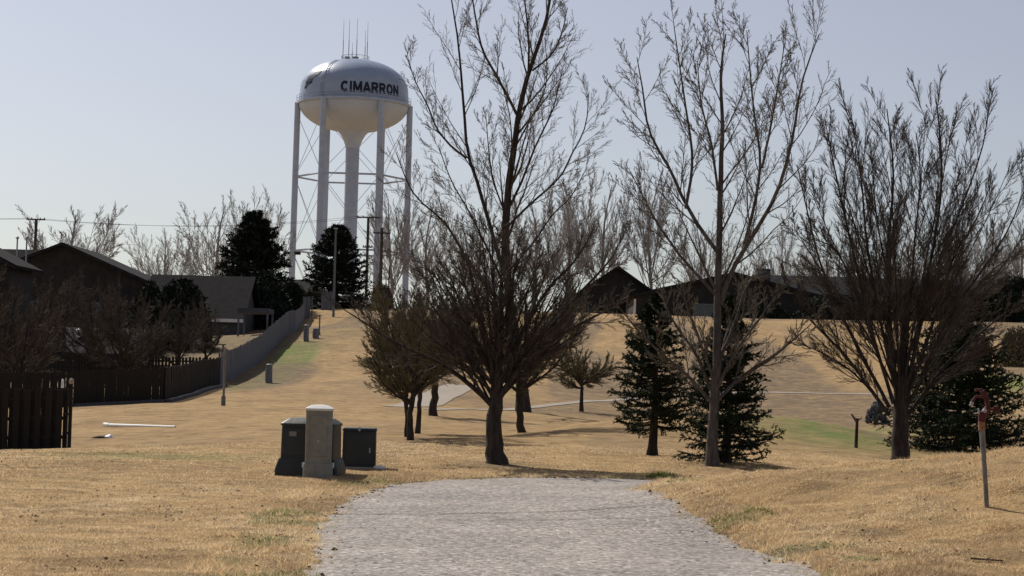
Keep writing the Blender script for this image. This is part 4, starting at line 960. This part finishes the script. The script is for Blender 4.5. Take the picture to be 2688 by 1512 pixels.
for a_ in (-1.2, 1.2):
    for b_ in (-.85, .6): MB().tube((a_, b_, .32), (a_, b_+.25, .32), .32, k_=18).build('wheel', MT['tyre'], t, True)
p = at(857, 800, 166); z = gz(p.x, 166); t = thing('grey_cabinet', 'grey cabinet at the hill top beside the light pole', 'cabinet', (p.x, 166, z))
hc = at(857, 766, 166).z-z; MB().box(-.46, .46, 0, .7, -.1, hc-.06).build('body', MT['greywood'], t, bevel=.02); MB().box(-.52, .52, -.05, .75, hc-.06, hc+.02).build('lid', MT['greywood'], t); MB().box(-.36, .36, -.02, .005, .2, hc-.2).build('door', MT['greywood'], t, bevel=.005)

# ------------------------------------------------------------------ traced trees
def tr(pts, Y, dy):      # polyline of photo pixels at distance Y, wandering by dy metres in depth to its end
    n_ = len(pts); return [at(a_, b_, Y+dy*(i/(n_-1))**1.1) for i, (a_, b_) in enumerate(pts)]
def scaled(lv, q): return [dict(l, rmin=l['rmin']*q) for l in lv]
LV_open = [dict(nch=14, t0=.12, t1=.99, ang=.55, fac=.33, tpow=.4, up=.07, Mc=7, rfac=.40, rtip=.004, noise=.06, rmin=.0065),
           dict(nch=9, t0=.12, t1=1, ang=.55, fac=.40, up=.07, Mc=4, rfac=.5, rtip=.003, noise=.08, rmin=.0046),
           dict(nch=8, t0=.1, t1=1, ang=.55, fac=.42, up=.05, Mc=3, rfac=.55, rtip=.002, noise=.10, rmin=.0036),
           dict(nch=3, t0=.2, t1=1, ang=.6, fac=.40, up=.03, Mc=2, rfac=.8, rtip=.002, noise=.12, rmin=.0032)]
# the tall slim tree stands well behind the dense one
base = hit(1374, 1081, 50, 95); Y = base.y; s = Y/F; rg = np.random.default_rng(21)
limbs = [
 ([(1318, 700), (1280, 570), (1246, 454), (1224, 400), (1223, 338), (1213, 242), (1206, 121), (1182, -20)], 9, 2, 1.6),
 ([(1224, 415), (1175, 377), (1140, 329), (1128, 285), (1095, 227), (1066, 145)], 5, 1.2, 2),
 ([(1356, 300), (1332, 251), (1296, 184), (1264, 135), (1245, 29), (1232, -60)], 6.5, 1.6, -1.8),
 ([(1330, 560), (1380, 454), (1399, 396), (1433, 329), (1457, 275), (1474, 193)], 6, 1.2, -1.7),
 ([(1328, 600), (1385, 541), (1477, 464), (1496, 411), (1540, 338), (1546, 240)], 5.5, 1.2, 1.8),
 ([(1322, 800), (1235, 700), (1167, 575), (1120, 546), (1075, 498), (1040, 400)], 7, 1.3, -1.9),
 ([(1320, 740), (1269, 630), (1221, 536), (1182, 474), (1150, 380)], 5, 1.3, 2.2),
 ([(1325, 560), (1292, 470), (1283, 400), (1275, 300)], 4, 1.1, 1.9),
 ([(1398, 185), (1450, 145), (1475, 90), (1490, 20)], 4.5, 1.2, 1.6),
 ([(1385, 210), (1390, 120), (1380, 20), (1370, -60)], 5, 1.5, -1.5),
 ([(1328, 720), (1400, 640), (1450, 560), (1500, 520), (1540, 440)], 5, 1.2, -2),
 ([(1330, 520), (1345, 400), (1340, 300), (1310, 200)], 4, 1.1, -2),
 ([(1345, 400), (1400, 300), (1440, 220), (1430, 100)], 4, 1.1, 2)]
bare_tree('tall_bare_tree', 'tallest bare tree, its slim trunk rising out of the dense round crown', base,
  ([base-Vector((0, 0, .12)), *tr([(1373, 1060), (1368, 1000), (1345, 850), (1328, 700), (1326, 600), (1333, 483), (1351, 377), (1361, 300), (1380, 213), (1409, 130), (1438, 39), (1452, -60)], Y, .2)], 15*s, 2.5*s),
  [(tr(a_, Y, d_), r_*s*.62, q_*s*.8) for a_, r_, q_, d_ in limbs], scaled(LV_open, 1.7), MT['bark'], MT['twigpale'], rg)
# the dense vase shaped tree in front of it
base = hit(1302, 1217, 28, 40); Y = base.y; s = Y/F; rg = np.random.default_rng(27)
limbs = [
 ([(1305, 1050), (1360, 970), (1431, 905), (1528, 845), (1644, 790)], 11, 1.6, -.5),
 ([(1308, 1010), (1400, 900), (1455, 850), (1528, 760), (1600, 690), (1640, 610)], 10, 1.5, .7),
 ([(1296, 1070), (1209, 985), (1132, 941), (1020, 893), (963, 850), (900, 811)], 10, 1.5, .5),
 ([(1310, 960), (1390, 840), (1440, 750), (1510, 690), (1560, 600)], 9, 1.4, -.6)]
fan = random.Random(5)
for i in range(30):
    a_ = -1.15+2.35*(i+fan.random())/30; y0_ = 1085-90*fan.random()-60*(1-abs(a_)); R_ = 1-.18*abs(a_)+.12*fan.random()
    tx = 1305+math.sin(a_)*400*R_*.72; ty = 1070-(math.cos(a_)*.75+.25)*470*R_*.95; mx_ = 1302+(tx-1302)*.42; my_ = y0_-(y0_-ty)*.38
    limbs.append(([(1300+a_*12, y0_), (mx_+fan.gauss(0, 6), my_), (1302+(tx-1302)*.78, y0_-(y0_-ty)*.74), (tx, ty)], 4.5+3.5*fan.random(), 1.0, fan.uniform(-1.4, 1.4)))
LV_front = [dict(nch=11, t0=.10, t1=.98, ang=.50, fac=.34, up=.04, Mc=5, rfac=.45, rtip=.004, noise=.06, rmin=.0062),
            dict(nch=10, t0=.08, t1=1, ang=.52, fac=.44, up=.03, Mc=4, rfac=.5, rtip=.003, noise=.08, rmin=.0046),
            dict(nch=9, t0=.05, t1=1, ang=.55, fac=.46, up=.02, Mc=2, rfac=.6, rtip=.002, noise=.10, rmin=.0036)]
bare_tree('dense_bare_tree', 'dense vase shaped bare tree with thick flared trunk beyond the path bend', base,
  ([base-Vector((0, 0, .12)), *tr([(1300, 1190), (1300, 1120), (1303, 1040), (1306, 960), (1312, 850), (1318, 740)], Y, .1)], 25*s, 3*s),
  [(tr(a_, Y, d_), r_*s*.7, q_*s*.8) for a_, r_, q_, d_ in limbs], LV_front, MT['bark'], MT['twig'], rg)
base = hit(1872, 1223, 28, 42); Y = base.y; s = Y/F; rg = np.random.default_rng(22)
limbs = [
 ([(1882, 660), (1800, 545), (1760, 440), (1700, 350), (1690, 250), (1672, 150)], 8, 1.5, .6),
 ([(1800, 548), (1822, 420), (1795, 250), (1768, 60)], 6, 1.3, -.5),
 ([(1890, 800), (1915, 720), (1950, 660), (2000, 580), (2045, 500), (2085, 350), (2100, 220), (2150, 90)], 10, 1.5, -.4),
 ([(1950, 660), (1985, 520), (2000, 420), (1978, 300), (1960, 80)], 7, 1.3, .6),
 ([(2000, 440), (2030, 300), (2062, 100)], 5, 1.2, .9),
 ([(1885, 780), (1790, 680), (1720, 580), (1655, 450)], 6, 1.3, -.8),
 ([(1884, 500), (1870, 380), (1840, 280), (1830, 160)], 5, 1.2, -.6),
 ([(1872, 1060), (1800, 980), (1700, 900), (1620, 800)], 8, 1.5, -.8),
 ([(1872, 1040), (1830, 930), (1760, 840), (1730, 740)], 7, 1.5, .8),
 ([(1875, 1060), (1940, 990), (2040, 930), (2130, 850)], 8, 1.5, .5),
 ([(1878, 1030), (1930, 920), (2000, 830), (2060, 740)], 7, 1.5, -.8),
 ([(1880, 960), (1930, 850), (1960, 740), (2010, 700)], 6, 1.5, .9),
 ([(1874, 1000), (1840, 900), (1800, 800), (1790, 740)], 6, 1.5, -1.1),
 ([(1878, 1010), (1900, 900), (1930, 800), (1950, 740)], 6, 1.5, 1.1)]
bare_tree('bare_tree', 'tall bare tree with slim grey trunk in front of the two spruces', base,
  ([base-Vector((0, 0, .12)), *tr([(1871, 1200), (1872, 1090), (1884, 900), (1886, 750), (1885, 640), (1893, 450), (1896, 310), (1890, 200), (1905, 90)], Y, .1)], 14*s, 2*s),
  [(tr(a_, Y, d_), r_*s*.72, q_*s*.8) for a_, r_, q_, d_ in limbs], LV_open, MT['greybark'], MT['twigpale'], rg)
base = at(2362, 1212, 35.5); base.z = gz(base.x, 35.5); Y = 35.5; s = Y/F; rg = np.random.default_rng(23)
limbs = [
 ([(2358, 1060), (2335, 860), (2330, 600), (2350, 420), (2328, 230)], 13, 2, .2),
 ([(2378, 1070), (2415, 820), (2462, 560), (2476, 400), (2458, 210)], 12, 2, -.3),
 ([(2372, 1040), (2440, 740), (2528, 500), (2580, 350), (2600, 200)], 9, 1.5, .7),
 ([(2388, 1060), (2470, 860), (2560, 720), (2645, 590), (2700, 430)], 9, 1.5, -.6),
 ([(2345, 1060), (2285, 860), (2240, 640), (2205, 480), (2165, 260)], 10, 1.5, .6),
 ([(2335, 1090), (2220, 930), (2130, 840), (2085, 780), (2050, 700)], 10, 1.5, -.4),
 ([(2335, 1070), (2240, 890), (2160, 710), (2118, 520), (2092, 390)], 10, 1.5, .9),
 ([(2345, 1000), (2300, 780), (2272, 600), (2262, 420), (2232, 230)], 9, 1.5, -.8),
 ([(2390, 1080), (2500, 930), (2600, 850), (2700, 760)], 9, 1.5, .6),
 ([(2385, 1090), (2470, 980), (2560, 930), (2640, 900)], 7, 1.5, -.8),
 ([(2365, 1020), (2390, 800), (2400, 600), (2420, 420), (2405, 300)], 8, 1.5, 1.1),
 ([(2335, 1090), (2250, 980), (2150, 920), (2090, 900)], 7, 1.5, .8),
 ([(2360, 1000), (2350, 800), (2300, 560), (2290, 380)], 7, 1.5, -1.2),
 ([(2382, 1040), (2450, 850), (2500, 650), (2560, 560), (2600, 450)], 8, 1.5, -1.2),
 ([(2388, 1050), (2500, 830), (2590, 700), (2660, 650)], 7, 1.5, 1.2),
 ([(2345, 1050), (2260, 800), (2200, 620), (2120, 600)], 7, 1.5, -1.3)]
fan = random.Random(8)
for i in range(10):
    a_ = -1.0+2.05*(i+fan.random())/10; y0_ = 1085-70*fan.random(); R_ = .9+.16*fan.random()
    tx = 2372+math.sin(a_)*390*R_; ty = 1060-(math.cos(a_)*.8+.2)*820*R_
    limbs.append(([(2362+a_*16, y0_), (2366+(tx-2366)*.36, y0_-(y0_-ty)*.38), (2366+(tx-2366)*.75, y0_-(y0_-ty)*.72), (tx, ty)], 4+2.5*fan.random(), 1.0, fan.uniform(-1.6, 1.6)))
LV_elm = [dict(nch=12, t0=.12, t1=.98, ang=.42, fac=.34, up=.06, Mc=6, rfac=.42, rtip=.004, noise=.05, rmin=.0062),
          dict(nch=12, t0=.10, t1=1, ang=.45, fac=.44, up=.04, Mc=4, rfac=.5, rtip=.003, noise=.07, rmin=.0046),
          dict(nch=11, t0=.05, t1=1, ang=.45, fac=.48, up=.03, Mc=2, rfac=.6, rtip=.002, noise=.08, rmin=.0037)]
limbs = [([(a_, b_+75*max(0, 1-b_/900)) for a_, b_ in p_], r_, q_, d_) for p_, r_, q_, d_ in limbs]
bare_tree('bare_elm', 'broad bare elm with many fanning stems, rightmost large tree', base,
  ([base-Vector((0, 0, .3)), *tr([(2362, 1200), (2364, 1140), (2366, 1080), (2368, 1020), (2372, 900), (2380, 750)], Y, .1)], 27*s, 5*s),
  [(tr(a_, Y, d_), r_*s*.52, q_*s*.7) for a_, r_, q_, d_ in limbs], LV_elm, MT['bark'], MT['twig'], rg)

# ------------------------------------------------------------------ mid-ground bare trees
LV_dense = [dict(nch=10, t0=.10, t1=.98, ang=.5, fac=.50, up=.03, Mc=6, rfac=.42, rtip=.005, noise=.05, rmin=.0075),
            dict(nch=11, t0=.05, t1=1, ang=.5, fac=.46, up=.02, Mc=4, rfac=.5, rtip=.004, noise=.07, rmin=.0055, tpow=.6),
            dict(nch=9, t0=.05, t1=1, ang=.55, fac=.50, up=.01, Mc=2, rfac=.6, rtip=.003, noise=.10, rmin=.0048, tpow=.6)]
def small_tree(label, px, py, topy, wpx, rpx, seed, twig, stems=16, fork=.30, name='small_bare_tree', group=None, lean=0, y1=120, lv=LV_dense, bark='bark', thick=1.0):
    rg = np.random.default_rng(seed); base = hit(px, py, 30, y1); s = base.y/F; H_ = (py-topy)*s; Wd = wpx*s
    tr_, lb = generic_tree(H_, Wd, rpx*s, stems, rg, fork=fork)
    def sh(pts): return [Vector(tuple(p))+base+Vector((lean*s*max(0, p[2]/H_), 0, 0)) for p in pts]
    lv = [dict(l, rmin=l['rmin']*thick*base.y/40) for l in lv]
    return bare_tree(name, label, base, (sh(tr_[0]), tr_[1], tr_[2]), [(sh(a_), b_, c_) for a_, b_, c_ in lb], lv, MT[bark], MT[twig], rg, group)
small_tree('olive twigged small tree, nearest trunk of the tight trio', 1081, 1156, 770, 260, 9, 41, 'twigolive')
small_tree('olive twigged small tree, left trunk of the tight trio', 1067, 1147, 790, 230, 7, 42, 'twigolive')
small_tree('olive twigged small tree, right rear trunk of the tight trio', 1096, 1138, 740, 280, 7, 43, 'twigolive')
small_tree('small bare tree beside the distant walkway', 1133, 1091, 760, 250, 11, 44, 'twig')
small_tree('dense dark crowned small tree just right of the thick flared trunk', 1367, 1136, 720, 380, 10, 45, 'twigolive', stems=18, fork=.3, lean=-10)
small_tree('little round headed tree alone left of the spruces', 1527, 1080, 915, 190, 6, 47, 'twigolive', stems=14, fork=.4, y1=130)
# ------------------------------------------------------------------ conifers
def con(label, px, py, topy, wpx, seed, Yf=None, name='spruce', z0=.18, y1=90, m_='needle', topx=None, **kw):
    rg = np.random.default_rng(seed)
    if Yf: base = at(px, py, Yf)
    else: base = hit(px, py, 28, y1)
    s = base.y/F; return conifer(name, label, base, (py-topy)*s, wpx*s/2, rg, MT[m_], z0=z0, **kw)
con('slim spruce with clear lower trunk, left of the grey barked tree', 1712, 1196, 775, 262, 61, power=.72, z0=.20, whorl=.14, per=9, sub=14)
con('spruce with low sweeping boughs behind the grey barked tree', 1905, 1214, 780, 292, 62, power=.72, z0=.07, whorl=.13, per=9, sub=14)
con('wide dark spruce behind the elm at right', 2512, 1215, 850, 430, 63, power=.5, Yf=47, z0=.02, whorl=.15, per=12, sub=15, blade=.08, bw=.02)
con('broad dark evergreen standing left of the water tower', 662, 830, 556, 255, 64, Yf=168, name='evergreen_tree', z0=.0, whorl=.42, per=14, sub=12, blade=.30, bw=.07, m_='needle2', power=.62, nb=9)
con('rounder dark evergreen in front of the water tower legs', 880, 815, 596, 215, 65, Yf=172, name='evergreen_tree', z0=.03, whorl=.42, per=13, sub=11, blade=.28, bw=.06, m_='needle2', power=.55, nb=8)

# ------------------------------------------------------------------ background bare trees (prototypes shared by copies)
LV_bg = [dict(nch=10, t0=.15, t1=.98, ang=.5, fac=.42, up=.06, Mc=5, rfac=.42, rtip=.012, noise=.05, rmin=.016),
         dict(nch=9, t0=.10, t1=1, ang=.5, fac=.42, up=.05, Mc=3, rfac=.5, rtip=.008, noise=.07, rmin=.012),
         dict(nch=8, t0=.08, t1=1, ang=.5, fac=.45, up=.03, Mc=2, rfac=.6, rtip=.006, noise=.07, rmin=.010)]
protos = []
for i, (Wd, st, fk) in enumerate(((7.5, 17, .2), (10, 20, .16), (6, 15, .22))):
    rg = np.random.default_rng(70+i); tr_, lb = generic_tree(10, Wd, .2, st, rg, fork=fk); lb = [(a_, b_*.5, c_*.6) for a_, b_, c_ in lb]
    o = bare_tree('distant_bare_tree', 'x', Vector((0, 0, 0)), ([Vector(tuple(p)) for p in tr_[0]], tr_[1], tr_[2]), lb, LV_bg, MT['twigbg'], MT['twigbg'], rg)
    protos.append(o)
bgt = [ # label, px, top py, Y, width factor, proto
 ('distant bare tree right behind the utility pole at left', 190, 545, 215, 1.15, 1),
 ('distant bare tree above the long low house roof', 440, 608, 205, 1.0, 1),
 ('distant bare tree left of the broad evergreen', 565, 515, 215, .9, 0),
 ('distant bare tree whose twigs rise over the broad evergreen', 690, 520, 225, .85, 2),
 ('distant bare tree just right of the transformer pole', 1040, 500, 215, .75, 2),
 ('distant bare tree behind the left side of the tallest tree', 1130, 520, 220, .8, 0),
 ('distant bare tree directly behind the tallest tree trunk', 1260, 540, 225, .9, 1),
 ('distant bare tree behind the right side of the tallest tree', 1410, 500, 210, .8, 0),
 ('distant bare tree left of the steep gabled house', 1500, 470, 205, .8, 2),
 ('distant bare tree rising straight behind the steep gable', 1585, 460, 210, .7, 0),
 ('distant bare tree between the two hill houses', 1715, 440, 205, .65, 2),
 ('distant bare tree behind the shallow gable', 1850, 560, 215, .8, 0),
 ('distant bare tree just right of the chimney', 2060, 590, 215, .8, 1),
 ('distant bare tree behind the left half of the elm', 2190, 600, 220, .9, 0),
 ('distant bare tree behind the elm stems', 2330, 610, 215, 1, 2),
 ('distant bare tree right of the elm stems', 2490, 580, 215, 1, 1),
 ('distant bare tree in the gap right of the elm crown', 2590, 600, 210, .9, 0),
 ('distant bare tree at the right edge of the photo', 2680, 560, 205, .9, 1)]
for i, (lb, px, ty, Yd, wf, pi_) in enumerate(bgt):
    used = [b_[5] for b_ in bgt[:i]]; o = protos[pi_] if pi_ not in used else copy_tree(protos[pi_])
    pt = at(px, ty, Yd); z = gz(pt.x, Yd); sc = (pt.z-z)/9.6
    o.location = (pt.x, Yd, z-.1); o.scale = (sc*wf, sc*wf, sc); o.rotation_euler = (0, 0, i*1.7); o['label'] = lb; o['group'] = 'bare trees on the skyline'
# dark yard shrubs and trees in front of the left houses
LV_yard = [dict(l, rmin=l['rmin']*1.6) for l in LV_dense]
rg = np.random.default_rng(81); tr_, lb_ = generic_tree(3.6, 4.2, .11, 10, rg, fork=.15)
yp = bare_tree('yard_tree', 'x', Vector((0, 0, 0)), ([Vector(tuple(p)) for p in tr_[0]], tr_[1], tr_[2]), lb_, LV_yard, MT['bark'], MT['twig'], rg)
for i, (lb, px, ty, Yd, wf) in enumerate([('thin dark bare yard tree between the two roof caps', 240, 745, 97, .8), ('dark bare yard tree in front of the outbuilding corner', 330, 765, 90, .85), ('dark bare yard tree at the left edge before the cut off house', 20, 740, 88, 1.1), ('dark bare yard tree below the gabled house roof', 130, 720, 118, 1.1), ('dark bare yard tree behind the outbuilding roof', 250, 775, 118, 1.0),
      ('dark bare yard tree right of the outbuilding', 370, 790, 97, .8), ('forked bare yard tree in front of the lit yard grass', 470, 790, 101, .9), ('dark bare yard tree beside the pale eave line', 545, 800, 108, .7), ('dark bare yard tree behind the near fence', 60, 800, 80, .9)]):
    o = yp if i == 0 else copy_tree(yp); pt = at(px, ty, Yd); z = gz(pt.x, Yd); sc = (pt.z-z)/3.5
    o.location = (pt.x, Yd, z-.05); o.scale = (sc*wf, sc*wf, sc); o.rotation_euler = (0, 0, i*2.1+.4); o['label'] = lb; o['group'] = 'bare trees in the left yards'
# shrubs and hedges: twiggy mounds of leaf-sized faces
def shrub(label, px, topy, Yd, wpx, m_, seed, dens=2600, name='shrub', sy=.8, leaf=.1, zb=None):
    rg = np.random.default_rng(seed); pt = at(px, topy, Yd); z = gz(pt.x, Yd) if zb is None else zb; H_ = pt.z-z; Wd = wpx*Yd/F
    t = thing(name, label, 'shrub', (pt.x, Yd, z)); n_ = dens; a_ = rg.random(n_)*2*PI; cz = rg.random(n_)
    lump = .72+.38*vnoise(a_*2.2+seed, cz*4, seed)
    r_ = np.sqrt(np.clip(1-(cz*.98)**2.2, 0, 1))*lump*rg.random(n_)**.28
    c = np.stack([np.cos(a_)*r_*Wd/2, np.sin(a_)*r_*Wd/2*sy, cz*H_*(.75+.3*vnoise(a_*3, a_*0+seed, seed+2))], -1)
    e = rg.normal(size=(n_, 3)); e /= np.linalg.norm(e, axis=1, keepdims=True); f_ = np.cross(e, rg.normal(size=(n_, 3))); f_ /= np.linalg.norm(f_, axis=1, keepdims=True)
    l = leaf*(.5+rg.random(n_))[:, None]; V = np.stack([c-f_*l*.3, c+f_*l*.3, c+e*l], 1).reshape(-1, 3)
    link('foliage', mesh_np('foliage', V, np.arange(len(V)).reshape(-1, 3), MT[m_]), t, kind='stuff')
    P0 = np.zeros((14, 4, 3)); 
    for i in range(14):
        aa = i*2.4; 
        for j in range(4): P0[i, j] = (math.cos(aa)*Wd*.3*j/3, math.sin(aa)*Wd*.3*sy*j/3, H_*.8*j/3)
    link('stems', mesh_np('stems', *tubes(P0, np.linspace(.05, .015, 4)[None].repeat(14, 0), 5), MT['bark']), t)
shrub('dark shrub mass right of the gabled house', 395, 742, 128, 120, 'needle2', 190, 6000, leaf=.22)
shrub('dark shrub mass over the outbuilding end', 300, 790, 112, 150, 'twig', 191, 6000, leaf=.2)
shrub('dark hedge mass left of the broad evergreen', 470, 735, 120, 190, 'needle2', 91, 9000, 'hedge', leaf=.22)
shrub('dark hedge mass below the broad evergreen', 680, 715, 150, 220, 'needle2', 92, 12000, 'hedge', leaf=.28)
shrub('dark shrub at the foot of the rounder evergreen', 770, 740, 166, 90, 'needle2', 93, 5000, leaf=.25)
shrub('dark shrub in front of the wide hill house', 2010, 790, 160, 130, 'needle2', 94, 5000, leaf=.22)
shrub('dark evergreen hedge along the long brown house', 2200, 775, 160, 250, 'needle2', 95, 12000, 'hedge', leaf=.22)
shrub('dark rounded hedge behind the elm at right', 2460, 745, 158, 330, 'needle2', 96, 18000, 'hedge', leaf=.24)
shrub('dark hedge running out of the right edge', 2660, 730, 156, 200, 'needle2', 97, 12000, 'hedge', leaf=.24)
shrub('olive shrub low at the right edge', 2670, 858, 110, 110, 'twigolive', 98, 6000, leaf=.14)
shrub('brown shrub at the foot of the transformer pole', 1005, 745, 185, 70, 'twig', 99, 3500, leaf=.2)
shrub('dark shrubs in front of the steep gabled house', 1540, 800, 165, 150, 'needle2', 100, 4000, leaf=.22)
p = hit(2588, 1474, 13, 30); t = thing('fallen_twig', 'dark fallen twig lying on the grass in the lower right corner', 'twig', p)
MB().tube((-.13, 0, .022), (.14, -.04, .012), .009, .005, 6).build('stem', MT['bark'], t); MB().tube((.0, -.01, .018), (.07, .07, .03), .005, .003, 5).build('side_shoot', MT['bark'], t)
# green weeds at the path corner
rg = np.random.default_rng(3); p = hit(1735, 1256, 18, 34)
n_ = 500; a_ = rg.random(n_)*2*PI; r_ = rg.random(n_)*.22; c = np.stack([p.x+np.cos(a_)*r_*1.3, p.y+np.sin(a_)*r_, np.full(n_, p.z)], -1); e = np.stack([np.cos(a_)*.5, np.sin(a_)*.5, np.ones(n_)], -1)*(.05+.09*rg.random(n_))[:, None]; f_ = np.stack([-np.sin(a_), np.cos(a_), a_*0], -1)*.007
V = np.stack([c-f_, c+f_, c+e], 1).reshape(-1, 3)
o = link('green_weeds', mesh_np('green_weeds', V, np.arange(len(V)).reshape(-1, 3), MT['blades'], tint=np.repeat(.93+.07*rg.random(n_), 3)), kind='stuff'); o['label'] = 'small clump of green weeds at the inner corner of the path'; o['category'] = 'weeds'
